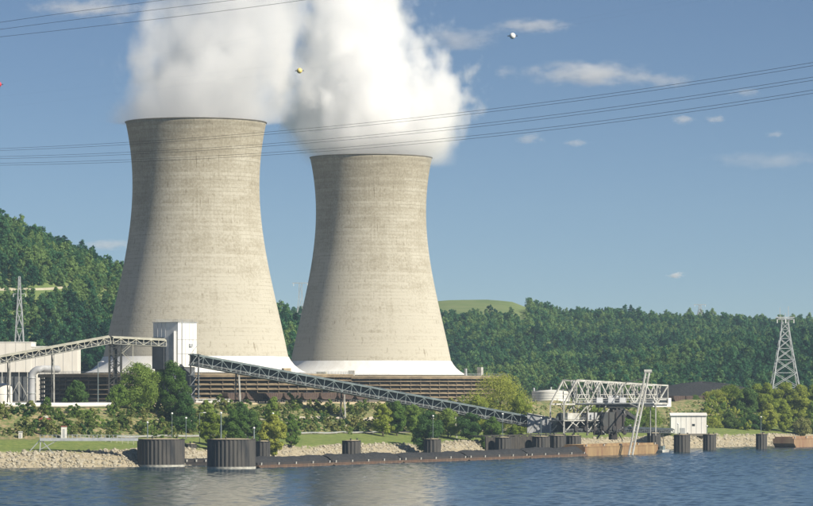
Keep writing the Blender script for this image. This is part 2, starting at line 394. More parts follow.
def ground_mat():
    m, n, l, b = new_mat('bank_ground')
    at = n.new('ShaderNodeAttribute'); at.attribute_name = 'shore_distance'
    tc = n.new('ShaderNodeTexCoord')
    def noise(s, d=5, st=(1, 1, 1)):
        mp = n.new('ShaderNodeMapping'); mp.inputs['Scale'].default_value = st; l.new(tc.outputs['Object'], mp.inputs[0])
        q = n.new('ShaderNodeTexNoise'); q.inputs['Scale'].default_value = s; q.inputs['Detail'].default_value = d
        q.inputs['Roughness'].default_value = 0.65; l.new(mp.outputs[0], q.inputs['Vector']); return q.outputs[0]
    n1 = noise(0.08); n2 = noise(0.45); n3 = noise(0.03)
    q = math_node(n, l, 'MULTIPLY_ADD', n1, 9.0, at.outputs['Fac'])
    q = math_node(n, l, 'ADD', q, -4.5)
    q = math_node(n, l, 'DIVIDE', q, 100.0)
    grass = ramp(n, [(0.35, (0.10, 0.15, 0.028)), (0.55, (0.16, 0.205, 0.04)), (0.72, (0.24, 0.23, 0.08))]); l.new(n2, grass.inputs[0])
    scrub = ramp(n, [(0.34, (0.07, 0.11, 0.024)), (0.47, (0.13, 0.155, 0.05)), (0.57, (0.23, 0.19, 0.09)), (0.68, (0.33, 0.26, 0.16))]); l.new(n2, scrub.inputs[0])
    yard = ramp(n, [(0.35, (0.19, 0.17, 0.13)), (0.65, (0.28, 0.25, 0.19))]); l.new(n2, yard.inputs[0])
    stone = ramp(n, [(0.35, (0.26, 0.22, 0.14)), (0.65, (0.40, 0.35, 0.25))]); l.new(n2, stone.inputs[0])
    def mix(f, a, c):
        x = n.new('ShaderNodeMixRGB'); l.new(f, x.inputs[0]); l.new(a, x.inputs[1]); l.new(c, x.inputs[2]); return x.outputs[0]
    def step(a, bb):
        r = n.new('ShaderNodeMapRange'); r.inputs['From Min'].default_value = a; r.inputs['From Max'].default_value = bb; l.new(q, r.inputs['Value']); return r.outputs[0]
    c = mix(step(0.10, 0.13), stone.outputs[0], grass.outputs[0])
    c = mix(step(0.38, 0.44), c, scrub.outputs[0])
    c = mix(step(0.78, 0.86), c, yard.outputs[0])
    l.new(c, b.inputs['Base Color']); b.inputs['Roughness'].default_value = 0.95
    bp = n.new('ShaderNodeBump'); bp.inputs['Distance'].default_value = 0.5; l.new(n2, bp.inputs['Height']); l.new(bp.outputs[0], b.inputs['Normal'])
    return m
xs = np.concatenate([np.arange(-2000, -300, 50), np.arange(-300, 330, 3.0), np.arange(330, 2200, 50)])
ys = np.concatenate([np.arange(1000, 1180, 20), np.arange(1180, 1905, 3.0)])
ground = solo('ground', grid_mesh('ground', xs, ys), ground_mat(), 'river bank rising from riprap to the plant yard', kind='structure')
xs2 = np.concatenate([np.arange(-2000, -500, 50), np.arange(-500, 700, 12.0), np.arange(700, 2200, 50)])
ys2 = np.concatenate([np.arange(ys[-1], 3600, 12.0), np.arange(3600, 5000, 60)])
M['hill'] = mat('hillside_turf', (0.09, 0.14, 0.04), (0.14, 0.19, 0.055), 0.03, 0.95, c3=(0.19, 0.21, 0.08))
hills = solo('hills', grid_mesh('hills', xs2, ys2), M['hill'], 'wooded hills behind the plant', kind='structure')

def water_mat():
    m, n, l, b = new_mat('river_water')
    tc = n.new('ShaderNodeTexCoord')
    def noise(s, st, d=4, rot=0.0):
        mp = n.new('ShaderNodeMapping'); mp.inputs['Scale'].default_value = st; mp.inputs['Rotation'].default_value = (0, 0, rot); l.new(tc.outputs['Object'], mp.inputs[0])
        q = n.new('ShaderNodeTexNoise'); q.inputs['Scale'].default_value = s; q.inputs['Detail'].default_value = d
        q.inputs['Roughness'].default_value = 0.6; l.new(mp.outputs[0], q.inputs['Vector']); return q.outputs[0]
    a = noise(0.22, (1, 0.35, 1), 5, 0.2); c = noise(0.9, (1, 0.5, 1), 3, -0.15); big = noise(0.010, (1, 0.16, 1), 3, 0.1)
    h = math_node(n, l, 'MULTIPLY_ADD', c, 0.35, a)
    amp = n.new('ShaderNodeMapRange'); amp.inputs['From Min'].default_value = 0.35; amp.inputs['From Max'].default_value = 0.65
    amp.inputs['To Min'].default_value = 0.7; amp.inputs['To Max'].default_value = 1.3; l.new(big, amp.inputs['Value'])
    h = math_node(n, l, 'MULTIPLY', h, amp.outputs[0])
    bp = n.new('ShaderNodeBump'); bp.inputs['Distance'].default_value = 0.10; bp.inputs['Strength'].default_value = 0.6
    l.new(h, bp.inputs['Height']); l.new(bp.outputs[0], b.inputs['Normal'])
    b.inputs['Base Color'].default_value = (0.020, 0.050, 0.075, 1)
    b.inputs['Roughness'].default_value = 0.12; b.inputs['IOR'].default_value = 1.33
    return m
def river_mesh():
    xs_ = np.concatenate([[-2400, -1200, -500, -300], np.arange(-236, 237, 0.95), [300, 500, 1200, 2400]])
    ys_ = np.concatenate([[-400, 100, 500, 760], np.arange(800, 1765, 1.0), [1800, 2200, 3000, 4000]])
    XX, YY = np.meshgrid(xs_, ys_); Z = np.zeros_like(XX); r_ = np.random.RandomState(5)
    for i in range(34):
        lam = 2.1 + 2.0 * r_.rand() ** 1.5; a = math.radians(-70 + 62 * r_.randn() * 0.55); k = 2 * math.pi / lam
        Z += 0.0064 * lam ** 0.75 * np.sin(k * (XX * math.cos(a) + YY * math.sin(a)) + 6.28 * r_.rand() + 2.2 * vnoise(XX, YY, 40, i))
    Z *= 0.85 + 0.5 * vnoise(XX * 0.5, YY * 0.12, 30, 77)
    edge = smooth((236 - np.abs(XX)) / 25) * smooth((YY - 800) / 30) * smooth((1764 - YY) / 60)
    Z *= edge
    nx, ny = len(xs_), len(ys_); co = np.stack([XX.ravel(), YY.ravel(), Z.ravel()], 1)
    idx = np.arange(nx * ny).reshape(ny, nx)
    fs = np.stack([idx[:-1, :-1].ravel(), idx[:-1, 1:].ravel(), idx[1:, 1:].ravel(), idx[1:, :-1].ravel()], 1)
    me = bpy.data.meshes.new('river')
    me.vertices.add(len(co)); me.vertices.foreach_set('co', co.ravel())
    me.loops.add(len(fs) * 4); me.loops.foreach_set('vertex_index', fs.ravel())
    me.polygons.add(len(fs)); me.polygons.foreach_set('loop_start', np.arange(0, len(fs) * 4, 4)); me.polygons.foreach_set('loop_total', np.full(len(fs), 4))
    me.update(); me.polygons.foreach_set('use_smooth', np.ones(len(fs), bool)); return me
solo('river', river_mesh(), water_mat(), 'broad blue rippled river', kind='structure')

# gravel road along the foot of the bank
def strip(q0, q1, s0, s1, lift, n=120):
    mb = MB(); vs = []; fs = []
    for i in range(n + 1):
        s = s0 + (s1 - s0) * i / n
        for j in range(5):
            t = 45 + q0 + (q1 - q0) * j / 4
            p = ST(s, t); vs.append((p.x, p.y, gz(p.x, p.y) + lift))
    for i in range(n):
        for j in range(4): a = i * 5 + j; fs.append((a, a + 5, a + 6, a + 1))
    mb.add(vs, fs, True); return mb
solo('road', strip(41, 44.6, 20, 470, 0.12), M['road'], 'pale gravel road below the scrub bank', kind='structure')
solo('road', strip(57, 59, 95, 320, 0.35), M['road'], 'narrow pale track halfway up the scrub bank', kind='structure')

# ---------------------------------------------------------------- scattered stuff through geometry nodes
def scatter(name, pts, rots, scls, idx, protos, label):
    col = bpy.data.collections.new(name + '_source')
    for i, (me) in enumerate(protos):
        o = bpy.data.objects.new('%s_source_%03d' % (name, i), me); col.objects.link(o)
    me = bpy.data.meshes.new(name)
    pts = np.asarray(pts, float)
    me.vertices.add(len(pts)); me.vertices.foreach_set('co', pts.ravel())
    for nm, ty, dat in (('rot', 'FLOAT', rots), ('scl', 'FLOAT', scls), ('idx', 'INT', idx)):
        a = me.attributes.new(nm, ty, 'POINT'); a.data.foreach_set('value', np.asarray(dat))
    o = link(bpy.data.objects.new(name, me)); tag(o, label, kind='stuff')
    ng = bpy.data.node_groups.new(name, 'GeometryNodeTree')
    ng.interface.new_socket('Geometry', in_out='INPUT', socket_type='NodeSocketGeometry')
    ng.interface.new_socket('Geometry', in_out='OUTPUT', socket_type='NodeSocketGeometry')
    N = ng.nodes; L = ng.links
    gi = N.new('NodeGroupInput'); go = N.new('NodeGroupOutput')
    ci = N.new('GeometryNodeCollectionInfo'); ci.inputs['Collection'].default_value = col
    ci.inputs['Separate Children'].default_value = True; ci.inputs['Reset Children'].default_value = True
    ip = N.new('GeometryNodeInstanceOnPoints'); ip.inputs['Pick Instance'].default_value = True
    def attr(nm, ty):
        q = N.new('GeometryNodeInputNamedAttribute'); q.data_type = ty; q.inputs['Name'].default_value = nm; return q.outputs['Attribute']
    cx = N.new('ShaderNodeCombineXYZ'); L.new(attr('rot', 'FLOAT'), cx.inputs[2])
    L.new(gi.outputs[0], ip.inputs['Points']); L.new(ci.outputs[0], ip.inputs['Instance'])
    L.new(attr('idx', 'INT'), ip.inputs['Instance Index']); L.new(cx.outputs[0], ip.inputs['Rotation'])
    L.new(attr('scl', 'FLOAT'), ip.inputs['Scale']); L.new(ip.outputs[0], go.inputs[0])
    md = o.modifiers.new('scatter', 'NODES'); md.node_group = ng
    return o

def leaves(rs, lobes, n, size, outward=0.6):
    """leaf-sized quads on the shells of many small lobes -> verts, faces"""
    L = np.array(lobes)          # x,y,z,r
    w = L[:, 3] ** 2; w = w / w.sum()
    k = rs.choice(len(L), n, p=w)
    d = rs.normal(size=(n, 3)); d[:, 2] = np.where(d[:, 2] < -0.3, d[:, 2] * 0.4, d[:, 2]); d /= np.linalg.norm(d, axis=1)[:, None]
    rad = L[k, 3] * (1 - 0.55 * rs.rand(n) ** 2.0)
    c = L[k, :3] + d * rad[:, None] * np.array((1, 1, 0.85))
    nv = d * outward + rs.normal(size=(n, 3)) * 0.55; nv /= np.linalg.norm(nv, axis=1)[:, None]
    a = np.cross(nv, rs.normal(size=(n, 3))); a /= np.linalg.norm(a, axis=1)[:, None]; b = np.cross(nv, a)
    s = size * (0.6 + 0.8 * rs.rand(n))[:, None]
    v = np.stack([c - a * s, c - b * s * 0.6, c + a * s, c + b * s * 0.6], 1).reshape(-1, 3)
    f = np.arange(n * 4).reshape(n, 4)
    return v, f
def leaf_mesh(name, lobes, n, size, m, rs, outward=0.6):
    v, f = leaves(rs, lobes, n, size, outward)
    me = bpy.data.meshes.new(name); me.from_pydata(v.tolist(), [], f.tolist()); me.materials.append(m); return me
def crown_lobes(rs, h, w, base, shape, nl):
    """lobes filling a crown of height h, width w whose bottom is at base"""
    out = []
    for i in range(nl):
        t = (i + rs.rand()) / nl
        if shape == 'round': r = math.sqrt(max(0.0, 1 - (2 * t - 1) ** 2)) * 0.98
        elif shape == 'tall': r = min(1.0, 1.7 * math.sqrt(t + 0.02)) * (1 - max(0, t - 0.25) / 0.85) ** 0.55
        else: r = math.sqrt(max(0.0, 1 - (1.25 * t - 0.25) ** 2))
        a = rs.rand() * 2 * math.pi; rr = (w / 2) * r * math.sqrt(0.15 + 0.85 * rs.rand())
        lr = w * (0.10 + 0.10 * rs.rand()) * (0.55 + 0.45 * r)
        out.append((max(0.0, rr - lr * 0.6) * math.cos(a), max(0.0, rr - lr * 0.6) * math.sin(a), base + t * (h - base) * 0.95 + 0.02 * h, lr))
    return out

def on_ground(px, py, d0, d1, lift=0.0, step=1.0):
    """first ground point along the line of sight through a photo pixel"""
    dd = np.arange(d0, d1, step); xx = (px - CX) * dd / F; zz = ground_z(xx, dd) + lift
    yy = HY - (zz - CAMZ) * F / dd
    k = int(np.argmax(yy <= py)); return Vector((xx[k], dd[k], zz[k]))
HILL_ROAD = [on_ground(-70 + 5 * i, 290.5 + (0.0 if i < 22 else (i - 22) * -0.4), 1960, 2350) for i in range(31)]
for _ in range(5): HILL_ROAD = [HILL_ROAD[0]] + [(a_ + b_ * 2 + c_) / 4 for a_, b_, c_ in zip(HILL_ROAD[:-2], HILL_ROAD[1:-1], HILL_ROAD[2:])] + [HILL_ROAD[-1]]
# forest crowns (unit: metres), seen at 0.55-0.95 m per pixel
rs = np.random.RandomState(11)
def forest_proto(i):
    h = 13 + 5 * rs.rand(); w = 9 + 3.5 * rs.rand(); shp = ['round', 'dome', 'tall'][i % 3]
    lb = crown_lobes(rs, h, w * 1.15, 1.5, shp, 20)
    v, f = leaves(rs, lb, 640, 0.70, 1.7)
    me = bpy.data.meshes.new('forest_crown'); v = v.tolist(); f = f.tolist()
    mb = MB(); mb.v = [tuple(q) for q in v]; mb.f = [tuple(q) for q in f]; mb.sm = [False] * len(f)
    mb.tube([(0, 0, -1), (0, 0, h * 0.6)], [0.3, 0.1], 5, False)
    me = mb.mesh('forest_crown'); me.materials.append(M['leaf_forest']); return me
fprot = [forest_proto(i) for i in range(6)]
def forest_points():
    P = []
    sp = 5.0
    xx = np.arange(-520, 760, sp); yy = np.arange(1945, 3480, sp)
    GX, GY = np.meshgrid(xx, yy); GX = GX.ravel() + rs.uniform(-2.8, 2.8, GX.size); GY = GY.ravel() + rs.uniform(-2.8, 2.8, GY.size)
    px = CX + F * GX / GY
    z = ground_z(GX, GY)
    k = (px > -160) & (px < 980) & (z > GRADE + 0.8) & (GY < np.where(px < 330, 2460, 3480)) | ((px > 250) & (px < 330) & (GY > 2460) & (z > GRADE + 2))
    # meadow on the far hilltop
    k &= ~((px > 425) & (px < 528) & (GY > 3090 + 90 * vnoise(GX, GY, 60, 9)) )
    # cut for the hillside road
    py = HY - (z - CAMZ) * F / GY
    ry = np.interp(GX, [p.x for p in HILL_ROAD], [p.y for p in HILL_ROAD])
    k &= ~((px < 74) & (GY > ry - 17 - 12 * vnoise(GX, GY, 25, 51)) & (GY < ry + 3))
    # thin with distance, where crowns blur together
    k &= rs.rand(len(GX)) < np.where(GY < 2500, 0.95, 0.7)
    # only keep those a photograph could see: drop what lies deep behind nearer crests
    ang = (z + 14 - CAMZ) / GY
    keep = np.zeros(len(GX), bool)
    order = np.argsort(GY); run = {}
    for i in order:
        if not k[i]: continue
        b = int(px[i] // 6); m = run.get(b, -1)
        if ang[i] > m - 0.0035: keep[i] = True
        run[b] = max(m, ((z[i] + 7 - CAMZ) / GY[i]))
    return GX[keep], GY[keep], z[keep]
fx, fy, fz = forest_points()
sc_ = 0.30 + 0.26 * (rs.rand(len(fx)) < 0.10) + 0.42 * rs.rand(len(fx)) ** 1.3 + 0.3 * np.clip(vnoise(fx, fy, 60, 21), 0, 1)
scatter('forest', np.stack([fx, fy, fz - 0.5], 1), rs.rand(len(fx)) * 6.28, sc_, rs.randint(0, 6, len(fx)), fprot, 'dense green wood covering the hills')
print('forest', len(fx))

# riprap stones
def rock_proto(i):
    import bmesh
    bm = bmesh.new(); bmesh.ops.create_icosphere(bm, subdivisions=1, radius=0.5)
    for v in bm.verts:
        v.co *= 0.7 + 0.55 * rs.rand(); v.co.z *= 0.75
    me = bpy.data.meshes.new('riprap_stone'); bm.to_mesh(me); bm.free(); me.materials.append(M['rock']); return me
rprot = [rock_proto(i) for i in range(6)]
rp_ = []
for i in range(26000):
    s = rs.uniform(-220, 640); t = rs.uniform(25, 190)
    p = ST(s, t); rp_.append((p.x, p.y))
rp_ = np.array(rp_)
extra = np.stack([rs.uniform(-260, -40, 22000), rs.uniform(1205, 1310, 22000)], 1)
rp_ = np.concatenate([rp_, extra, np.stack([rs.uniform(-80, 240, 60000), rs.uniform(1290, 1830, 60000)], 1)])
q = shore_q(rp_[:, 0], rp_[:, 1]); pxr = CX + F * rp_[:, 0] / rp_[:, 1]
k = (q > -1.5) & (q < 11.5 + 3 * vnoise(rp_[:, 0], rp_[:, 1], 15, 31)) & (pxr > -60) & (pxr < 870)
rp_ = rp_[k]; zz = ground_z(rp_[:, 0], rp_[:, 1])
scatter('riprap', np.stack([rp_[:, 0], rp_[:, 1], zz + 0.1], 1), rs.rand(len(rp_)) * 6.28, 0.5 + 1.6 * rs.rand(len(rp_)) ** 3.2, rs.randint(0, 6, len(rp_)), rprot, 'tan limestone riprap along the water line')
print('riprap', len(rp_))

# scrub on the bank
def shrub_proto(i, m):
    w = 2.6; h = 2.0 + 0.8 * rs.rand()
    me = leaf_mesh('scrub_bush', crown_lobes(rs, h, w, 0.1, 'dome', 9), 220, 0.24, m, rs, 1.2); return me
sprot = [shrub_proto(i, M['leaf_scrub'] if i < 3 else M['leaf_poplar'] if i == 3 else (M['leaf_scrub'] if i == 4 else M['leaf_dark'])) for i in range(6)]
def bank_points(n, q0, q1, thr, seed):
    x = rs.uniform(-250, 320, n); y = rs.uniform(1230, 1900, n); q = shore_q(x, y); px = CX + F * x / y
    k = (q > q0) & (q < q1) & (px > -60) & (px < 870) & (vnoise(x, y, 13, seed) + 0.25 * vnoise(x, y, 40, seed + 1) > thr)
    return x[k], y[k], q[k]
x1, y1, q1 = bank_points(95000, 44, 74, -0.22, 41)
x2, y2, q2 = bank_points(34000, 32, 46, 0.22, 43)
sx = np.concatenate([x1, x2]); sy = np.concatenate([y1, y2]); sz = ground_z(sx, sy)
sq = np.concatenate([q1, q2])
kk = np.abs(sq - 58) > 2.6; kk &= ~((sq > 39.5) & (sq < 46))
spx = CX + F * sx / sy
kk &= ~((spx < 140) & (sq > 68)); kk &= ~((spx < 500) & (sq > 71)); thin = rs.rand(len(sx)) < 0.55; kk &= ~((spx > 522) & (spx < 580) & (sq > 58) & thin); kk &= ~((spx > 655) & (spx < 730) & (sq > 62) & thin)
low = ((spx > 522) & (spx < 580)) | ((spx > 655) & (spx < 730))
slow = low[kk]
sx, sy, sz = sx[kk], sy[kk], sz[kk]
scatter('scrub', np.stack([sx, sy, sz - 0.15], 1), rs.rand(len(sx)) * 6.28, (0.35 + np.where(slow, 0.45, 1.7) * rs.rand(len(sx)) ** 3), rs.randint(0, 6, len(sx)), sprot, 'low green and dry scrub on the bank')
print('scrub', len(sx))

# ---------------------------------------------------------------- cooling towers
pz = np.array([41, 45, 55, 74, 89, 95, 109, 120, 132, 145.2]); pr = np.array([40.9, 40.1, 37.9, 33.6, 30.7, 29.7, 28.3, 28.05, 28.85, 31.05])
pc = np.polyfit(pz - 95, pr, 5)
RING = 69.0
def cooling_tower(cx, cy, label, plume_label):
    t = thing('cooling_tower', label, 'cooling tower', (cx, cy, GRADE), group='hyperbolic cooling towers')
    o = -GRADE
    prof = [(float(np.polyval(pc, z - 95)), z + o) for z in np.linspace(41, 145.0, 70)]
    inner = [(r - 0.8, z) for r, z in prof[::-1] if z + GRADE > 100]
    sh = part(t, 'shell', MB().lathe(prof + [(prof[-1][0] - 0.8, prof[-1][1])] + inner, 160), M['concrete'], True)
    # the concrete pattern wants heights above water: object origin sits at grade
    rt = prof[-1][0]
    part(sh, 'rim', MB().lathe([(rt - 0.9, 123.4), (rt + 0.3, 123.4), (rt + 0.36, 123.75), (rt - 0.9, 123.75)], 160, closed=True), M['rim'], True)
    sk = [(41.0, 20.2), (41.9, 18.6), (43.4, 16.7), (45.4, 15.0), (47.4, 13.8), (49.5, 13.1)]
    part(t, 'skirt', MB().lathe(sk, 160), M['white_panel'], True)
    part(t, 'deck', MB().lathe([(48.5, 12.75), (RING + 0.5, 12.45), (RING + 0.5, 11.9), (48.5, 11.9)], 160, closed=True, smooth=False), M['deck'], True)
    part(t, 'fill', MB().lathe([(RING - 2.6, 0.0), (RING - 2.6, 11.9)], 120), M['fill'], True)
    part(t, 'basin_wall', MB().lathe([(RING + 1.2, -0.3), (RING + 1.2, 0.9), (RING + 0.8, 0.9), (RING + 0.8, -0.3)], 120, smooth=False), M['rim'], True)
    # louver tiers: sloping boards, open dark gap under each
    for i in range(6):
        z = 1.6 + i * 1.98
        part(t, 'louver', MB().lathe([(RING - 1.5, z + 0.75), (RING + 0.05, z - 0.05), (RING + 0.12, z + 0.07), (RING - 1.4, z + 0.9)], 140, smooth=False), M['louver'], True)
    part(t, 'fascia', MB().lathe([(RING + 0.3, 11.0), (RING + 0.55, 11.0), (RING + 0.55, 12.1), (RING + 0.3, 12.1)], 140, smooth=False), M['louver'], True)
    pm = MB().box((0, 0, 6.0), (0.35, 0.35, 12.0)).mesh('column'); pm.materials.append(M['post'])
    for k in range(84):
        a = 2 * math.pi * k / 84
        partm(t, 'column', pm, ((RING - 0.55) * math.cos(a), (RING - 0.55) * math.sin(a), 0), (0, 0, a))
    rl = MB()
    for zz in (13.0, 13.6):
        rl.lathe([(RING, zz - 0.04), (RING + 0.08, zz - 0.04), (RING + 0.08, zz + 0.04), (RING, zz + 0.04)], 140, closed=True, smooth=False)
    for k in range(140):
        a = 2 * math.pi * k / 140; rl.box(((RING + 0.04) * math.cos(a), (RING + 0.04) * math.sin(a), 13.0), (0.07, 0.07, 1.3))
    part(t, 'railing', rl, M['galv'], True)
    return t
D1, D2 = 1591.0, 1832.0
T1 = (X(196, D1), D1); T2 = (X(371, D2), D2)
tw1 = cooling_tower(T1[0], T1[1], 'larger left concrete cooling tower behind the white transfer building', '')
tw2 = cooling_tower(T2[0], T2[1], 'right concrete cooling tower, lower in the picture, behind the sloping conveyor', '')
def deck_box(t, a, r, s, m):
    a = R(a); part(t, 'hatch', MB().box((r * math.cos(a), r * math.sin(a), 12.7 + s[2] / 2), s, a), m, True)
deck_box(tw1, -62, 60, (2.5, 3, 1.6), M['galv']); deck_box(tw1, -48, 62, (1.5, 4, 2.2), M['deck'])
deck_box(tw2, -98, 64, (2, 3, 2.4), M['steel_white']); deck_box(tw2, -112, 63, (2, 5, 1.8), M['steel_cream']); deck_box(tw2, -31, 64, (2.4, 2, 4.2), M['steel_white']); deck_box(tw2, -40, 62, (1, 1, 3.5), M['galv'])

# ---------------------------------------------------------------- steam plumes
def plume_mat(name, amp1, amp2, drift, bulge, seed, dens, topd, soft, yoff, fade):
    m = bpy.data.materials.new(name); m.use_nodes = True; n = m.node_tree.nodes; l = m.node_tree.links
    n.remove(n['Principled BSDF']); out = n['Material Output']
    tc = n.new('ShaderNodeTexCoord'); sp = n.new('ShaderNodeSeparateXYZ'); l.new(tc.outputs['Object'], sp.inputs[0])
    x, y, z = sp.outputs
    zc = math_node(n, l, 'MAXIMUM', z, 0.0)
    ax = math_node(n, l, 'MULTIPLY', zc, drift[0]); ax = math_node(n, l, 'ADD', ax, math_node(n, l, 'MULTIPLY', math_node(n, l, 'MULTIPLY', zc, zc), drift[1]))
    ax = math_node(n, l, 'ADD', ax, drift[2])
    ay = math_node(n, l, 'MULTIPLY_ADD', zc, 0.12, yoff)
    # radius along the height
    rad = n.new('ShaderNodeFloatCurve'); cv = rad.mapping.curves[0]
    pts = bulge
    cv.points[0].location = (0, pts[0][1]); cv.points[1].location = (1, pts[-1][1])
    for a, b in pts[1:-1]: cv.points.new(a, b)
    rad.mapping.update()
    l.new(math_node(n, l, 'DIVIDE', z, 150.0, clamp=True), rad.inputs['Value'])
    rr = math_node(n, l, 'MULTIPLY', rad.outputs[0], 60.0)
    dx = math_node(n, l, 'SUBTRACT', x, ax); dy = math_node(n, l, 'SUBTRACT', y, ay)
    d2 = math_node(n, l, 'ADD', math_node(n, l, 'MULTIPLY', dx, dx), math_node(n, l, 'MULTIPLY', dy, dy))
    d = math_node(n, l, 'DIVIDE', math_node(n, l, 'SQRT', d2), rr)
    mp = n.new('ShaderNodeMapping'); mp.inputs['Location'].default_value = seed; mp.inputs['Scale'].default_value = (1, 1, 0.8); l.new(tc.outputs['Object'], mp.inputs[0])
    def noise(s, dt):
        q = n.new('ShaderNodeTexNoise'); q.inputs['Scale'].default_value = s; q.inputs['Detail'].default_value = dt; q.inputs['Roughness'].default_value = 0.55
        l.new(mp.outputs[0], q.inputs['Vector']); return q.outputs[0]
    n1 = noise(0.022, 2.0); n2 = noise(0.085, 6.0)
    e = math_node(n, l, 'SUBTRACT', 1.0, d)
    g = n.new('ShaderNodeMapRange'); g.inputs['From Min'].default_value = 0; g.inputs['From Max'].default_value = 26; l.new(z, g.inputs['Value'])
    a1 = math_node(n, l, 'MULTIPLY', math_node(n, l, 'SUBTRACT', n1, 0.5), math_node(n, l, 'MULTIPLY_ADD', g.outputs[0], amp1, 0.25))
    a2 = math_node(n, l, 'MULTIPLY', math_node(n, l, 'SUBTRACT', n2, 0.5), math_node(n, l, 'MULTIPLY_ADD', g.outputs[0], amp2, 0.25))
    e = math_node(n, l, 'ADD', e, math_node(n, l, 'ADD', a1, a2))
    sm = n.new('ShaderNodeMapRange'); sm.interpolation_type = 'SMOOTHSTEP'; sm.inputs['From Min'].default_value = 0.0; sm.inputs['From Max'].default_value = soft; l.new(e, sm.inputs['Value'])
    tp = n.new('ShaderNodeMapRange'); tp.inputs['From Min'].default_value = 20; tp.inputs['From Max'].default_value = 118; tp.inputs['To Min'].default_value = 1.0; tp.inputs['To Max'].default_value = topd; l.new(z, tp.inputs['Value'])
    bt = n.new('ShaderNodeMapRange'); bt.inputs['From Min'].default_value = fade[0]; bt.inputs['From Max'].default_value = fade[1]; l.new(z, bt.inputs['Value'])
    dn = math_node(n, l, 'MULTIPLY', sm.outputs[0], math_node(n, l, 'MULTIPLY', tp.outputs[0], dens))
    dn = math_node(n, l, 'MULTIPLY', dn, bt.outputs[0])
    v = n.new('ShaderNodeVolumePrincipled'); v.inputs['Color'].default_value = (0.998, 0.998, 0.998, 1); v.inputs['Anisotropy'].default_value = 0.15
    l.new(dn, v.inputs['Density']); l.new(v.outputs[0], out.inputs['Volume'])
    m.cycles.volume_step_rate = 0.13
    return m
def plume(T, prof, m, label, yoff=0.0):
    mb = MB(); n = 40
    vs = []; fs = []
    for cx_, r, z in prof:
        for k in range(n):
            a = 2 * math.pi * k / n; vs.append((cx_ + r * math.cos(a), yoff + 0.12 * max(0, z) + r * math.sin(a), z))
    for i in range(len(prof) - 1):
        for k in range(n): fs.append((i * n + k, i * n + (k + 1) % n, (i + 1) * n + (k + 1) % n, (i + 1) * n + k))
    fs.append(tuple(range(n))[::-1]); fs.append(tuple(range((len(prof) - 1) * n, len(prof) * n)))
    mb.add(vs, fs); o = solo('steam_plume', mb, m, label, 'steam', None, 'stuff', None)
    o.location = (T[0], T[1], 145.0); return o
pm1 = plume_mat('steam_left', 1.9, 1.8, (0.25, 0.0022, 0.0), [(0, 0.72), (0.12, 0.75), (0.35, 0.74), (0.6, 0.82), (1, 0.9)], (3.1, 0.7, 8.2), 0.066, 0.32, 0.58, 3.0, (-14, -6))
plume(T1, [(0, 29.8, -6), (0, 30.4, -0.5), (0, 46, 1.2), (4, 60, 25), (22, 80, 60), (44, 94, 95), (60, 100, 118)], pm1, 'white steam drifting up from the left cooling tower')
pm2 = plume_mat('steam_right', 1.2, 1.8, (-0.09, -0.0008, 3.5), [(0, 0.72), (0.06, 0.75), (0.18, 0.73), (0.33, 0.67), (0.5, 0.62), (1, 0.60)], (41.7, 5.3, 1.2), 0.12, 0.40, 0.46, 11.0, (-4, 9))
plume(T2, [(7, 40, -9), (7, 52, -5), (7, 60, 6), (7, 66, 25), (6, 72, 60), (6, 74, 95), (6, 70, 118)], pm2, 'dense bright white steam billowing from the right cooling tower', 11.0)

# ---------------------------------------------------------------- conveyors
def truss_conveyor(label, P0, P1, w, h, npan, m_steel, m_dark, roof=True, clad=True, group=None):
    P0 = Vector(P0); P1 = Vector(P1); d = P1 - P0; L = d.length
    rz = math.atan2(d.y, d.x); ry = -math.asin(d.z / L)
    t = thing('conveyor_bridge', label, 'conveyor', P0, (0, ry, rz), group)
    for sy in (-1, 1):
        part(t, 'top_chord', MB().beam((0, sy * w / 2, h), (L, sy * w / 2, h), 0.34), m_steel, True)
        part(t, 'bottom_chord', MB().beam((0, sy * w / 2, 0), (L, sy * w / 2, 0), 0.38), m_steel, True)
    pl = L / npan
    vm = MB().beam((0, 0, 0.17), (0, 0, h - 0.17), 0.20).mesh('upright'); vm.materials.append(m_steel)
    dm = MB().beam((0, 0, 0.2), (pl, 0, h - 0.2), 0.20, 0.16).mesh('diagonal'); dm.materials.append(m_steel)
    for i in range(npan + 1):
        for sy in (-1, 1): partm(t, 'upright', vm, (i * pl, sy * (w / 2 + 0.02), 0))
    for i in range(npan):
        for sy in (-1, 1):
            if i % 2 == 0: partm(t, 'diagonal', dm, (i * pl, sy * (w / 2 + 0.04), 0))
            else: partm(t, 'diagonal', dm, ((i + 1) * pl, sy * (w / 2 + 0.04), 0), (0, 0, math.pi))
    part(t, 'deck', MB().box((L / 2, 0, 0.1), (L, w - 0.7, 0.18)), m_dark, True)
    part(t, 'belt', MB().box((L / 2, 0.2, 1.15), (L, 1.5, 0.5)), M['steel_dark'], True)
    if clad: part(t, 'cladding', MB().box((L / 2, w / 2 - 0.5, h * 0.5), (L, 0.08, h - 0.4)), m_dark, True)
    if roof:
        part(t, 'roof', MB().prism([(-w / 2 - 0.25, h + 0.2), (0, h + 0.75), (w / 2 + 0.25, h + 0.2)], (0, 0, 0), (0, 1, 0), (0, 0, 1), (L, 0, 0)), m_steel, True)
    rl = MB()
    for zz in (0.7, 1.15): rl.beam((0, -w / 2 - 0.85, zz), (L, -w / 2 - 0.85, zz), 0.05)
    rl.beam((0, -w / 2 - 0.55, 0.06), (L, -w / 2 - 0.55, 0.06), 0.6, 0.06)
    for i in range(npan * 2 + 1): rl.beam((i * pl / 2, -w / 2 - 0.85, 0.05), (i * pl / 2, -w / 2 - 0.85, 1.15), 0.05)
    part(t, 'walkway', rl, M['galv'], True)
    return t, P0, d
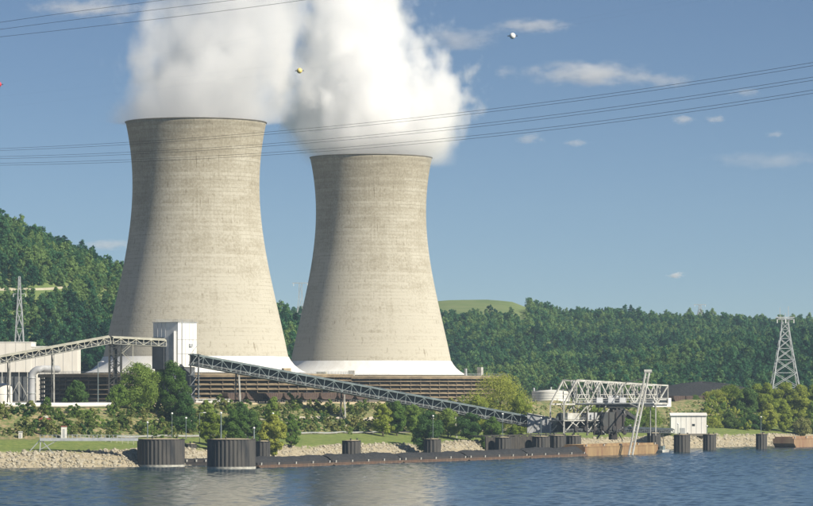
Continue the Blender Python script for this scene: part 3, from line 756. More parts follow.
def bent(t, P0, d, lam, spread, w, m1, m2, braces=True, lift=0.0):
    p = Vector(P0) + Vector(d) * lam; n = Vector((-d[1], d[0], 0)).normalized()
    bases = []
    for sgn, m in ((-1, m1), (1, m2)):
        top = p + n * sgn * 1.5 + Vector((0, 0, -0.15)); b = p + n * sgn * spread; b.z = gz(b.x, b.y) - 0.2 if lift == 0 else lift
        part(t, 'leg', MB().beam(b, top, w), m); bases.append((b, top))
    if braces:
        k = max(2, int((p.z - bases[0][0].z) / 6))
        for i in range(k):
            f0, f1 = i / k, (i + 1) / k
            a0 = bases[0][0].lerp(bases[0][1], f0); a1 = bases[0][0].lerp(bases[0][1], f1); b0 = bases[1][0].lerp(bases[1][1], f0); b1 = bases[1][0].lerp(bases[1][1], f1)
            part(t, 'cross_brace', MB().beam(a0, b1, w * 0.4).beam(b0, a1, w * 0.36), m2)
PA = W(191, 365, 1462); PB = W(535, 428, 1532)
cv, c0, cd = truss_conveyor('long dark lattice conveyor sloping from the transfer building down to the river', PA, PB, 3.6, 4.1, 38, M['steel_teal'], M['steel_blue'])
for lam in (0.13, 0.43, 0.755): bent(cv, c0, cd, lam, 3.0, 0.55, M['steel_white'], M['steel_dark'])  # sunlit leg in white, shaded leg in dark steel: light put into colour
# left conveyor in two runs joined at the trestle
PL0 = W(-60, 374.5, 1415); PL1 = W(110, 343.5, 1440)
lc, l0, ld = truss_conveyor('cream lattice conveyor rising from the left edge to the trestle', PL0, PL1, 3.2, 2.6, 26, M['steel_cream'], M['steel_dark'])
for lam in (0.40, 0.66): bent(lc, l0, ld, lam, 2.0, 0.45, M['steel_white'], M['steel_dark'])  # same painted pair here: one leg coloured as lit, one as shaded
PM0 = W(111, 344, 1440); PM1 = W(164, 346.5, 1455)
lm, m0, md_ = truss_conveyor('short level cream conveyor between the trestle and the transfer building', PM0, PM1, 3.0, 2.5, 7, M['steel_cream'], M['steel_dark'])

# trestle tower with stair
tb = gpt(116, 1441); tx, ty = tb.x, tb.y; ztop = PM0.z - 0.3
tr = thing('trestle_tower', 'dark lattice trestle with zigzag stair under the conveyor bend', 'trestle', (tx, ty, tb.z))
cs = [(-2.6, -2.2), (2.0, -2.2), (2.0, 2.2), (-2.6, 2.2)]
for i, (a, b) in enumerate(cs):
    part(tr, 'leg', MB().beam((tx + a, ty + b, tb.z - 0.3), (tx + a, ty + b, ztop), 0.55), M['steel_dark'])
nz_ = 6
for k in range(nz_):
    z0 = tb.z + (ztop - tb.z) * k / nz_; z1 = tb.z + (ztop - tb.z) * (k + 1) / nz_
    for i in range(4):
        a, b = cs[i]; c, d = cs[(i + 1) % 4]
        part(tr, 'brace', MB().beam((tx + a, ty + b, z0), (tx + c, ty + d, z1), 0.26).beam((tx + a, ty + b, z1), (tx + c, ty + d, z1), 0.3), M['steel_dark'])
for k in range(7):
    z0 = tb.z + (ztop - tb.z) * k / 7; z1 = tb.z + (ztop - tb.z) * (k + 1) / 7
    xa, xb = (2.6, 6.4) if k % 2 == 0 else (6.4, 2.6)
    st = MB().beam((tx + xa, ty - 1.6, z0), (tx + xb, ty - 1.6, z1), 0.9, 0.22).beam((tx + xa, ty - 2.1, z0 + 1), (tx + xb, ty - 2.1, z1 + 1), 0.09)
    st.box((tx + xb, ty - 1.6, z1), (1.2, 1.4, 0.15))
    part(tr, 'stair_flight', st, M['steel_cream'])
for k in range(12):
    z0 = tb.z + (ztop - tb.z) * k / 12; z1 = tb.z + (ztop - tb.z) * (k + 1) / 12
    part(tr, 'lacing', MB().beam((tx - 2.6, ty - 2.35, z0), (tx + 2.0, ty - 2.35, z1) if k % 2 else (tx - 0.3, ty - 2.35, z1), 0.3), M['steel_dark'])
part(tr, 'chute', MB().beam((tx - 0.3, ty, tb.z + 6), (tx - 0.3, ty, ztop), 1.6, 1.6), M['steel_dark'])
part(tr, 'stair_post', MB().beam((tx + 6.9, ty - 1.6, tb.z), (tx + 6.9, ty - 1.6, ztop), 0.22), M['steel_cream'])

# ---------------------------------------------------------------- transfer building
TD = 1466.0
corner = Vector((X(178, TD), TD, GRADE))
phi = R(35); ea = Vector((-math.cos(phi), math.sin(phi), 0)); eb = Vector((math.sin(phi), math.cos(phi), 0))
la, lb_ = 13.0, 12.2; zt = W(0, 322.5, TD).z
tbld = thing('transfer_building', 'tall white clad transfer building in front of the left tower', 'building', corner)
ctr = corner + ea * la / 2 + eb * lb_ / 2
zlow = W(0, 362, TD).z - 2
part(tbld, 'wall', MB().box((ctr.x, ctr.y, (zt + zlow) / 2), (la, lb_, zt - zlow), -phi), M['white_panel'])
part(tbld, 'roof', MB().box((ctr.x, ctr.y, zt + 0.15), (la + 0.5, lb_ + 0.5, 0.3), -phi), M['galv'])
part(tbld, 'lower_frame', MB().box((ctr.x, ctr.y, (GRADE + zlow) / 2), (la - 1.0, lb_ - 1.0, zlow - GRADE), -phi), M['grey_wall'])
na = -eb; nb = -ea
for i in range(4):   # vertical ducts on the shaded face
    p = corner + ea * (1.5 + i * 0.85) + na * 0.5
    part(tbld, 'duct', MB().tube([(p.x, p.y, GRADE + 10), (p.x, p.y, zt - (3.5 + 0.6 * i))], 0.38 if i else 0.55, 10), M['galv'] if i else M['white_panel'])
# cladding seams and door and vent
for i in range(1, 5):
    p = corner + eb * (lb_ * i / 5) + nb * 0.03
    part(tbld, 'seam', MB().beam((p.x, p.y, zlow + 0.3), (p.x, p.y, zt - 0.2), 0.14, 0.1), M['grey_light'])
for i in range(1, 4):
    p = corner + ea * (4.6 + (la - 5) * i / 4) + na * 0.03
    part(tbld, 'seam', MB().beam((p.x, p.y, zlow + 9), (p.x, p.y, zt - 0.2), 0.14, 0.1), M['grey_light'])
p = corner + ea * 9.6 + na * 0.15
part(tbld, 'gallery', MB().box((p.x, p.y, W(0, 353, TD).z), (6.2, 1.8, 13.0), -phi), M['grey_wall'])
pw = corner + eb * 8 + nb * 0.2
part(tbld, 'vent_hood', MB().box((pw.x, pw.y, W(0, 345, TD).z), (0.8, 2.0, 1.2), -phi), M['grey_light'])
rl = MB()
lp = corner + eb * 2.2 + nb * 0.25
part(tbld, 'ladder', MB().beam((lp.x, lp.y, zlow), (lp.x, lp.y, zt + 1.0), 0.12).beam((lp.x + 0.5 * eb.x, lp.y + 0.5 * eb.y, zlow), (lp.x + 0.5 * eb.x, lp.y + 0.5 * eb.y, zt + 1.0), 0.12), M['grey_light'])
for zz in (0.30, 0.62):
    p = corner + eb * lb_ / 2 + nb * 0.05
    part(tbld, 'girt', MB().box((p.x, p.y, zlow + (zt - zlow) * zz), (0.14, lb_ - 0.2, 0.18), -phi), M['grey_light'])
cor = [corner + ea * a + eb * b for a, b in ((0.2, 0.2), (la - 0.2, 0.2), (la - 0.2, lb_ - 0.2), (0.2, lb_ - 0.2))]
for i in range(4):
    a, b = cor[i], cor[(i + 1) % 4]
    for zz in (0.8, 1.3): rl.beam((a.x, a.y, zt + zz), (b.x, b.y, zt + zz), 0.06)
    for k in range(7):
        c = a.lerp(b, k / 7); rl.beam((c.x, c.y, zt + 0.3), (c.x, c.y, zt + 1.3), 0.06)
part(tbld, 'roof_railing', rl, M['galv'])
# stair and platforms tower at its right, where the long conveyor starts
tpx = X(194.5, 1458); st = MB()
cs2 = [(-1.6, -1.6), (1.6, -1.6), (1.6, 1.6), (-1.6, 1.6)]
hb = thing('head_frame', 'dark steel head frame at the upper end of the long conveyor', 'steel frame', (tpx, 1458, GRADE))
for a, b in cs2: part(hb, 'leg', MB().beam((tpx + a, 1458 + b, GRADE - 0.2), (tpx + a, 1458 + b, PA.z + 4.5), 0.45), M['steel_dark'])
for k in range(5):
    z0 = GRADE + 4.2 * k + 3
    part(hb, 'platform', MB().box((tpx, 1458, z0), (5.0, 4.4, 0.3)), M['steel_blue'])
    part(hb, 'brace', MB().beam((tpx - 1.6, 1456.3, z0), (tpx + 1.6, 1456.3, z0 + 4.2), 0.2), M['galv'])
part(hb, 'light_post', MB().beam((tpx + 1.9, 1456, GRADE), (tpx + 1.9, 1456, PA.z + 3), 0.22), M['galv'])

# ---------------------------------------------------------------- left plant building, duct, tank
bd = 1765.0
x0, x1 = X(-40, bd), X(31, bd); x2 = X(77, bd)
zr = W(0, 342.5, bd).z; zr2 = W(0, 347, bd).z; zm = W(0, 372, bd).z
pb = thing('plant_building', 'beige flat roofed plant building at the left edge behind the conveyor', 'building', ((x0 + x2) / 2, bd, GRADE))
part(pb, 'wall', MB().box(((x0 + x1) / 2, bd + 12, (zr + zm) / 2), (x1 - x0, 24, zr - zm)), M['beige_wall'])
part(pb, 'wall', MB().box(((x1 + x2) / 2, bd + 10.2, (zr2 + GRADE) / 2), (x2 - x1, 20, zr2 - GRADE)), M['beige_wall'])
part(pb, 'wall', MB().box(((x0 + x1) / 2, bd + 13, (GRADE + zm) / 2), (x1 - x0 - 1, 22, zm - GRADE)), M['grey_wall'])
part(pb, 'roof_edge', MB().box(((x0 + x1) / 2, bd + 12, zr + 0.2), (x1 - x0 + 0.4, 24.4, 0.4)), M['white_panel'])
part(pb, 'roof_edge', MB().box(((x1 + x2) / 2 + 0.3, bd + 10.2, zr2 + 0.2), (x2 - x1 + 0.4, 20.4, 0.4)), M['white_panel'])
for i in range(5):
    xx = X(2 + i * 8.5, bd - 0.5)
    part(pb, 'column', MB().beam((xx, bd - 0.2, GRADE), (xx, bd - 0.2, zm), 0.4), M['steel_white'])
    if i < 4: part(pb, 'brace', MB().beam((xx, bd - 0.2, GRADE + (2 if i % 2 else 10)), (X(10.5 + i * 8.5, bd - 0.5), bd - 0.2, GRADE + (10 if i % 2 else 2)), 0.25), M['steel_white'])
for i in range(7):
    xx = x0 + (x1 - x0) * (i + 0.5) / 7
    part(pb, 'seam', MB().beam((xx, bd - 0.02, zm + 0.2), (xx, bd - 0.02, zr - 0.2), 0.12, 0.1), M['grey_light'])
xw = x1 + 3.0
for i in range(5):
    part(pb, 'seam', MB().beam((x1 + (x2 - x1) * (i + 0.5) / 5, bd + 0.17, GRADE + 8), (x1 + (x2 - x1) * (i + 0.5) / 5, bd + 0.17, zr2 - 0.2), 0.12, 0.1), M['grey_light'])
ed = 1485.0
pts = []
px0 = X(31.5, ed); zc = W(0, 377, ed).z
for k in range(9):
    a = math.pi - (math.pi / 2) * k / 8
    pts.append((px0 + 4.2 + 4.2 * math.cos(a), ed, zc + 4.2 * math.sin(a) * 0.8))
pts = [(px0, ed, GRADE - 0.3)] + pts + [(px0 + 9.5, ed + 14, pts[-1][2])]
dk = thing('duct', 'fat white elbow duct beside the dark louvers of the left tower', 'duct', (px0, ed, GRADE))
part(dk, 'pipe', MB().tube(pts, 1.45, 16), M['grey_light'])
part(dk, 'flange', MB().tube([(px0, ed, GRADE + 4), (px0, ed, GRADE + 4.4)], 1.7, 16), M['galv'])
part(dk, 'flange', MB().tube([(px0, ed, zc - 0.5), (px0, ed, zc - 0.1)], 1.7, 16), M['galv'])
td_ = 1440.0
tk = thing('storage_tank', 'low white tank under the conveyor at the left edge', 'tank', (X(3, td_), td_, GRADE))
tz1 = W(0, 385, td_).z - GRADE; tr_ = 3.7
part(tk, 'shell', MB().lathe([(tr_, 0), (tr_, tz1), (tr_ - 0.05, tz1)], 40), M['tank'], True)
part(tk, 'roof', MB().lathe([(tr_ + 0.1, tz1), (0.01, tz1 + 0.8)], 40), M['tank'], True)
part(tk, 'band', MB().lathe([(tr_ + 0.06, tz1 * .5), (tr_ + 0.06, tz1 * .5 + 0.2)], 40), M['grey_light'], True)

# big pale pipe along the plateau edge
pp = [on_ground(-40 + i * 7.2, 405.2, 1265, 1420, 1.0) for i in range(25)]
for _ in range(6): pp = [pp[0]] + [Vector((p.x, (o.y + p.y * 2 + q_.y) / 4, (o.z + p.z * 2 + q_.z) / 4)) for o, p, q_ in zip(pp[:-2], pp[1:-1], pp[2:])] + [pp[-1]]
pl_ = thing('pipeline', 'long pale pipe running along the top of the left bank', 'pipe', (pp[0][0], pp[0][1], pp[0][2] - 1))
part(pl_, 'pipe', MB().tube(pp, 0.92, 14), M['tank'])
for i in range(1, 24, 3):
    x, y, z = pp[i]; g = gz(x, y)
    part(pl_, 'support', MB().box((x, y, (g + z - 0.9) / 2), (0.7, 1.4, max(0.4, z - 0.9 - g + 0.6))), M['rim'])
    part(pl_, 'collar', MB().tube([(x - 0.2, y, z), (x + 0.2, y, z)], 1.04, 14), M['galv'])

# ---------------------------------------------------------------- tank, white shed, coal heap, railcars
d = 1722.0; txx = X(551, d); r = 9.2; g = gz(txx, d); h1 = W(0, 391.5, d).z - g
tk2 = thing('storage_tank', 'round white storage tank beside the barge unloader', 'tank', (txx, d, g))
part(tk2, 'shell', MB().lathe([(r, -0.3), (r, h1)], 64), M['tank'], True)
part(tk2, 'roof', MB().lathe([(r + 0.15, h1 - 0.1), (r + 0.15, h1 + 0.1), (0.01, h1 + 0.9)], 64), M['tank'], True)
for i in range(1, 4): part(tk2, 'band', MB().lathe([(r + 0.05, h1 * i / 4), (r + 0.09, h1 * i / 4 + 0.1), (r + 0.05, h1 * i / 4 + 0.2)], 64), M['grey_light'], True)
part(tk2, 'vent', MB().tube([(0, 0, h1 + 0.8), (0, 0, h1 + 2.2)], 0.35, 8), M['galv'], True)
part(tk2, 'vent', MB().tube([(-r + 1, -1, h1), (-r + 1, -1, h1 + 1.8)], 0.5, 8), M['galv'], True)
rl = MB()
for zz in (0.5, 1.0): rl.lathe([(r - 0.05, h1 + zz), (r, h1 + zz), (r, h1 + zz + 0.06), (r - 0.05, h1 + zz + 0.06)], 64, closed=True)
part(tk2, 'railing', rl, M['galv'], True)

d = 1692.0; xa, xb = X(671, d), X(706.5, d); g = 6.0; zt_ = W(0, 415.5, d).z
sh = thing('white_shed', 'white panel shed standing on the right bank', 'shed', ((xa + xb) / 2, d + 4, g))
part(sh, 'wall', MB().box(((xa + xb) / 2, d + 4.5, (g - 0.5 + zt_) / 2), (xb - xa, 9, zt_ - g + 0.5)), M['white_panel'])
part(sh, 'roof', MB().prism([(-0.4, zt_), (4.5, zt_ + 1.1), (9.4, zt_), (9.4, zt_ + 0.15), (4.5, zt_ + 1.3), (-0.4, zt_ + 0.15)], (xa - 0.4, d, 0), (0, 1, 0), (0, 0, 1), (xb - xa + 0.8, 0, 0)), M['white_panel'])
part(sh, 'gable', MB().prism([(0, zt_ - 0.01), (9, zt_ - 0.01), (4.5, zt_ + 1.05)], (xa + 0.05, d, 0), (0, 1, 0), (0, 0, 1), (xb - xa - 0.1, 0, 0)), M['white_panel'])
for i in range(1, 7):
    xx = xa + (xb - xa) * i / 7; part(sh, 'seam', MB().beam((xx, d - 0.02, g), (xx, d - 0.02, zt_ - 0.1), 0.16, 0.08), M['grey_light'])
part(sh, 'gutter', MB().beam((xa - 0.3, d - 0.5, zt_ - 0.05), (xb + 0.3, d - 0.5, zt_ - 0.05), 0.18), M['grey_light'])
part(sh, 'plinth', MB().box(((xa + xb) / 2, d - 0.04, g + 0.1), (xb - xa + 0.1, 0.2, 0.9)), M['rim'])
part(sh, 'door', MB().box((xa + 5.4, d - 0.05, g + 1.6), (2.4, 0.12, 3.2)), M['grey_light'])
part(sh, 'window', MB().box((xa + 10.6, d - 0.05, g + 4.6), (1.3, 0.1, 1.0)), M['glass'])

def heap(cx_, cy_, rx, ry, h, base, seed, n=48):
    mb = MB(); vs = []; fs = []; m = 14; rs_ = np.random.RandomState(seed); ph = rs_.rand(6) * 6.28
    for j in range(m + 1):
        t = j / m
        for k in range(n):
            a = 2 * math.pi * k / n
            w = 1 + 0.06 * math.sin(3 * a + ph[0]) + 0.05 * math.sin(5 * a + ph[1]) + 0.03 * math.sin(9 * a + ph[2])
            z = h * (1 - t) ** 1.0 if t > 0.25 else h * (0.75 + (0.25 - t) * 0.35)
            z *= 1 + 0.04 * math.sin(4 * a + ph[3] + 3 * t)
            vs.append((cx_ + rx * t * w * math.cos(a), cy_ + ry * t * w * math.sin(a), base + z))
    for j in range(m):
        for k in range(n): fs.append((j * n + k, j * n + (k + 1) % n, (j + 1) * n + (k + 1) % n, (j + 1) * n + k))
    return mb.add(vs, fs, True)
d = 1985.0
solo('coal_heap', heap(X(702, d), d, 58, 30, W(0, 381, d).z - GRADE + 2.0, GRADE - 0.5, 3), M['coal'], 'big black coal heap behind the white shed', 'coal heap', origin=(X(700, d), d, GRADE))

def hopper_car(label, group):
    t = thing('railcar', label, 'railcar', (0, 0, 0), group=group)
    L = 13.6; w = 3.0
    part(t, 'body', MB().prism([(-L / 2, 3.9), (-L / 2, 2.6), (-L / 2 + 1.6, 1.3), (-2.0, 1.0), (0, 1.25), (2.0, 1.0), (L / 2 - 1.6, 1.3), (L / 2, 2.6), (L / 2, 3.9)], (0, -w / 2, 0), (1, 0, 0), (0, 0, 1), (0, w, 0)), M['railcar'], True)
    rb = MB()
    for i in range(9): rb.box((-L / 2 + 0.6 + i * (L - 1.2) / 8, -w / 2 - 0.06, 2.9), (0.16, 0.12, 1.9))
    part(t, 'rib', rb, M['railcar'], True)
    part(t, 'sill', MB().box((0, 0, 1.0), (L + 0.4, 0.6, 0.3)), M['steel_dark'], True)
    part(t, 'coal_load', heap(0, 0, L / 2 - 0.3, w / 2 - 0.15, 0.8, 3.6, 5, 16), M['coal'], True)
    for sx_ in (-1, 1):
        tk_ = part(t, 'truck', MB().box((sx_ * (L / 2 - 2.1), 0, 0.55), (2.6, 1.9, 0.4)), M['steel_dark'], True)
        for k in (-1, 1):
            for sy_ in (-1, 1):
                part(tk_, 'wheel', MB().tube([(sx_ * (L / 2 - 2.1) + k * 0.85, sy_ * 0.72 - 0.07, 0.46), (sx_ * (L / 2 - 2.1) + k * 0.85, sy_ * 0.72 + 0.07, 0.46)], 0.46, 12), M['steel_dark'], True)
    return t
grp = 'hopper cars on the siding below the towers'
car0 = None
def car_row(q0, s0, n, labels, zoff=0.0):
    global car0
    for i in range(n):
        p = ST(s0 + i * 14.9, 45 + q0); 
        if car0 is None: car0 = c = hopper_car(labels[i], grp)
        else: c = copy_tree(car0)
        z = zoff
        c.location = (p.x, p.y, z); c.rotation_euler = (0, 0, SHORE_ANG)
        c['label'] = labels[i]
ords = ['first', 'second', 'third', 'fourth', 'fifth', 'sixth', 'seventh', 'eighth', 'ninth', 'tenth', 'eleventh']
car_row(82, 188, 8, ['brown coal hopper car below the towers, %s from the left in its row' % ords[i] for i in range(8)], GRADE + 0.45)
car_row(68, 588, 7, ['dark coal hopper car before the coal heap, %s from the left in its row' % ords[i] for i in range(7)], 19.7 + 0.45)
def rails(q0, s0, s1, label, zr_):
    t = thing('railway_track', label, 'railway', ST(s0, 45 + q0, GRADE))
    a = []
    n = int((s1 - s0) / 6)
    for off in (-0.75, 0.75):
        mb = MB(); P = [ST(s0 + (s1 - s0) * i / n, 45 + q0) for i in range(n + 1)]
        P = [Vector((p.x + NL[0] * off, p.y + NL[1] * off, zr_ + 0.37)) for p in P]
        for u, v in zip(P[:-1], P[1:]): mb.beam(u, v, 0.1, 0.16)
        part(t, 'rail', mb, M['rust'])
    bl = MB(); vs = []; fs = []
    for i in range(n + 1):
        for off, up in ((-4.6, -3.0), (-1.4, 0.29), (1.4, 0.29), (3.0, -1.4)):
            p = ST(s0 + (s1 - s0) * i / n, 45 + q0); vs.append((p.x + NL[0] * off, p.y + NL[1] * off, zr_ + up))
    for i in range(n):
        for j in range(3): k = i * 4 + j; fs.append((k, k + 4, k + 5, k + 1))
    bl.add(vs, fs); part(t, 'ballast', bl, M['gravel'])
rails(82, 110, 400, 'railway siding with hopper cars below the cooling towers', GRADE); rails(68, 555, 715, 'railway siding in front of the coal heap', 19.7)
# pale flat-roofed office behind the shrubs
d = 1452.0; xa, xb = X(196, d), X(229, d); g = gz((xa + xb) / 2, d); zt_ = W(0, 402.5, d).z
of = thing('site_office', 'long low white site office half hidden by shrubs below the left tower', 'building', ((xa + xb) / 2, d, g))
part(of, 'wall', MB().box(((xa + xb) / 2, d + 2, (g - 0.4 + zt_ + 1.2) / 2), (xb - xa, 4, zt_ + 1.2 - g + 0.4)), M['white_panel'])
part(of, 'roof', MB().box(((xa + xb) / 2, d + 2, zt_ + 1.35), (xb - xa + 0.6, 4.6, 0.3)), M['white_panel'])
for i in range(4): part(of, 'window', MB().box((xa + (xb - xa) * (i + 0.6) / 4.2, d - 0.03, g + 1.9), (1.6, 0.08, 0.9)), M['glass'])

# ---------------------------------------------------------------- mooring cells
def cell_mesh(dia, h, n):
    """ring of interlocking sheet piles: flat pans with proud ridges"""
    r = dia / 2; mb = MB(); vs = []; fs = []
    m = n * 4
    for z in (-2.5, h):
        for k in range(m):
            a = 2 * math.pi * k / m; rr = r if k % 4 in (0, 1) else r - 0.22
            vs.append((rr * math.cos(a), rr * math.sin(a), z))
    for k in range(m): fs.append((k, (k + 1) % m, m + (k + 1) % m, m + k))
    mb.add(vs, fs); return mb
def mooring_cell(px, d, dia, h, label, scaled=False, group='sheet pile mooring cells'):
    n = max(12, int(dia * 2.2)); x = X(px, d)
    t = thing('mooring_cell', label, 'mooring cell', (x, d, 0), (0, 0, random.random()), group)
    part(t, 'sheet_pile_wall', cell_mesh(dia, h, n), M['pile'], True)
    part(t, 'gravel_fill', MB().lathe([(dia / 2 - 0.3, h - 0.1), (dia * 0.36, h + 0.25), (dia * 0.2, h + 0.4), (0.01, h + 0.42)], 40), M['gravel'], True)
    part(t, 'cap_ring', MB().lathe([(dia / 2 - 0.3, h - 0.02), (dia / 2 + 0.1, h - 0.02), (dia / 2 + 0.1, h + 0.14), (dia / 2 - 0.3, h + 0.14)], 48, closed=True, smooth=False), M['pile'], True)
    if scaled: part(t, 'waterline_scale', MB().lathe([(dia / 2 + 0.06, 0.0), (dia / 2 + 0.06, 0.75)], 64), M['pile_tip'], True)
    bm = MB().tube([(0, 0, h - 0.1), (0, 0, h + 0.8)], 0.25, 10).tube([(0, 0, h + 0.8), (0, 0, h + 1.0)], 0.38, 10)
    for k in range(2):
        o = part(t, 'bollard', bm, M['steel_dark'], True); o.location = (dia * 0.34 * math.cos(k * 2.2 - 2.2), dia * 0.34 * math.sin(k * 2.2 - 2.2), 0)
    return t
def ladder_on(t, x, y, z0, z1):
    pass
big2 = mooring_cell(231.5, 1238.5, 16.7, 10.0, 'big round sheet pile cell with a lamp post, nearest the water', True)
big1 = mooring_cell(161, 1271, 16.8, 9.6, 'big round sheet pile cell at the right end of the gangway', True)
for px, d, dia, h, lb in (
    (190.5, 1316, 4.6, 7.2, 'narrow dark cell in the gap between the two big cells'),
    (263, 1300, 5.2, 8.4, 'narrow dark cell just right of the bigger nearest cell'),
    (351.5, 1332, 7.0, 8.2, 'small dark cell under the middle leg of the long conveyor'),
    (432.5, 1387, 6.6, 8.0, 'small dark cell behind the coal barges, left of the big round tree'),
    (503, 1438, 6.5, 8.0, 'small dark cell below the round yellow-green tree'),
    (541, 1466, 7.4, 8.0, 'dark cell below the grey transfer hut'),
    (557.5, 1482, 7.2, 8.2, 'dark cell under the left leg of the barge unloader'),
    (573.5, 1492, 6.4, 8.0, 'dark cell under the unloader machinery'),
    (654, 1562, 6.0, 8.2, 'dark cell behind the right end of the ochre barge'),
    (682, 1571, 7.2, 7.4, 'dark cell in front of the white shed'),
    (709.5, 1623, 6.0, 6.9, 'dark cell just right of the white shed'),
    (761.5, 1651, 5.2, 6.8, 'rightmost dark cell at the bow of the right barge')):
    mooring_cell(px, d, dia, h, lb)
# timber wall between the unloader cells
tw_ = thing('timber_wharf', 'dark timber wharf wall linking the unloader cells', 'wharf', ST(205, 22, 0))
for i in range(34):
    a = ST(208 + i * 2.1, 20.5)
    part(tw_, 'plank', MB().box((a.x, a.y, 3.6), (2.0, 0.45, 9.6 - 0.3 * (i % 3)), SHORE_ANG), M['timber'])
part(tw_, 'deck', MB().prism([(0, 0), (72, 0), (72, 7.5), (0, 7.5)], ST(207, 20.8, 8.45), (U[0], U[1], 0), (NL[0], NL[1], 0), (0, 0, 0.35)), M['timber'])

# ---------------------------------------------------------------- barges
def barge(label, s0, t0, L, w, fb, m_hull, coal=None, ang=None, base=None, coaming=True, seed=1):
    """hull with raked ends, deck, coaming; x along its length"""
    p = base if base is not None else ST(s0 + L / 2, t0)
    t = thing('barge', label, 'barge', (p[0], p[1], 0), (0, 0, SHORE_ANG if ang is None else ang), 'barges moored along the cells')
    hl = L / 2; sec = [(-hl, fb), (-hl, fb * 0.45), (-hl + 4.5, -1.2), (hl - 4.5, -1.2), (hl, fb * 0.45), (hl, fb)]
    part(t, 'hull', MB().prism(sec, (0, -w / 2, 0), (1, 0, 0), (0, 0, 1), (0, w, 0)), m_hull, True)
    rub = MB()
    for sy in (-1, 1): rub.box((0, sy * (w / 2 + 0.06), fb - 0.2), (L - 0.4, 0.16, 0.22))
    part(t, 'rub_rail', rub, m_hull, True)
    if coaming:
        ch = 0.8; cm = MB()
        for sy in (-1, 1): cm.box((0, sy * (w / 2 - 0.9), fb + ch / 2), (L - 0.8, 0.14, ch))
        for sx_ in (-1, 1): cm.box((sx_ * (hl - 0.4), 0, fb + ch / 2), (0.14, w - 1.6, ch))
        part(t, 'coaming', cm, M['hull_dark'] if coal else m_hull, True)
    if coal:
        mb = MB(); vs = []; fs = []; nx, ny = 44, 9; rs_ = np.random.RandomState(seed)
        ph = rs_.rand(4) * 6.28
        for i in range(nx + 1):
            for j in range(ny + 1):
                u = i / nx; v = j / ny
                e = min(1, 0.8 + min(u, 1 - u) * 4) * math.sin(math.pi * v) ** 0.8
                hh = coal * e * (0.86 + 0.07 * math.sin(u * 9 + ph[0]) + 0.04 * math.sin(u * 29 + ph[1]) + 0.10 * rs_.rand())
                vs.append((-hl + 0.5 + u * (L - 1.0), (v - 0.5) * (w - 2.0), fb + 0.55 + hh))
        for i in range(nx):
            for j in range(ny): k = i * (ny + 1) + j; fs.append((k, k + ny + 1, k + ny + 2, k + 1))
        part(t, 'coal_load', mb.add(vs, fs, True), M['coal'], True)
    bl = MB().box((0, 0, 0.35), (0.45, 0.45, 0.7)).box((0, 0, 0.74), (0.7, 0.5, 0.14)).mesh('bitt'); bl.materials.append(M['steel_white'])
    for k in range(5): partm(t, 'bitt', bl, (-hl + 2.2 + k * (L - 4.4) / 4, -w / 2 + 0.45, fb))
    return t
for i in range(5):
    barge('rust edged coal barge, %s from the left in the moored row' % ords[i], i * 51.4 + 1, 5.0, 51.3, 9.6, 0.95, M['rust'], 2.4 + 0.25 * math.sin(i * 2.1), seed=i + 4)
def at_corner(px, d, L, w): return tuple(Vector((X(px, d), d, 0)) + Vector((U[0], U[1], 0)) * (L / 2) + Vector((NL[0], NL[1], 0)) * (w / 2))
barge('empty ochre painted barge under the unloading ladder', 0, 0, 70, 10.4, 3.9, M['ochre'], None, base=at_corner(585, 1470, 70, 10.4), seed=20)
barge('small black work barge between the two big cells', 0, 0, 18, 6, 1.3, M['hull_dark'], 0.7, ang=0.12, base=(X(196, 1292), 1292), seed=31)
barge('tan rusty barge with a dark raked bow, cut by the right edge of the picture', 0, 0, 60, 10.8, 4.2, M['tan_hull'], None, base=at_corner(794, 1692, 60, 10.8), seed=34)
# work skiff in front of the shed
sk = thing('work_boat', 'small boat with white stern beside the ochre barge', 'boat', (X(663, 1560), 1560, 0), (0, 0, SHORE_ANG))
part(sk, 'hull', MB().prism([(-3.5, 1.1), (-3.2, -0.4), (2.6, -0.4), (4.2, 1.3)], (0, -1.3, 0), (1, 0, 0), (0, 0, 1), (0, 2.6, 0)), M['steel_white'], True)
part(sk, 'cabin', MB().box((-0.8, 0, 2.0), (2.4, 1.8, 1.7), 0, 0.9), M['steel_teal'], True)
part(sk, 'mast', MB().beam((0.6, 0, 1.2), (0.6, 0, 4.6), 0.1), M['galv'], True)

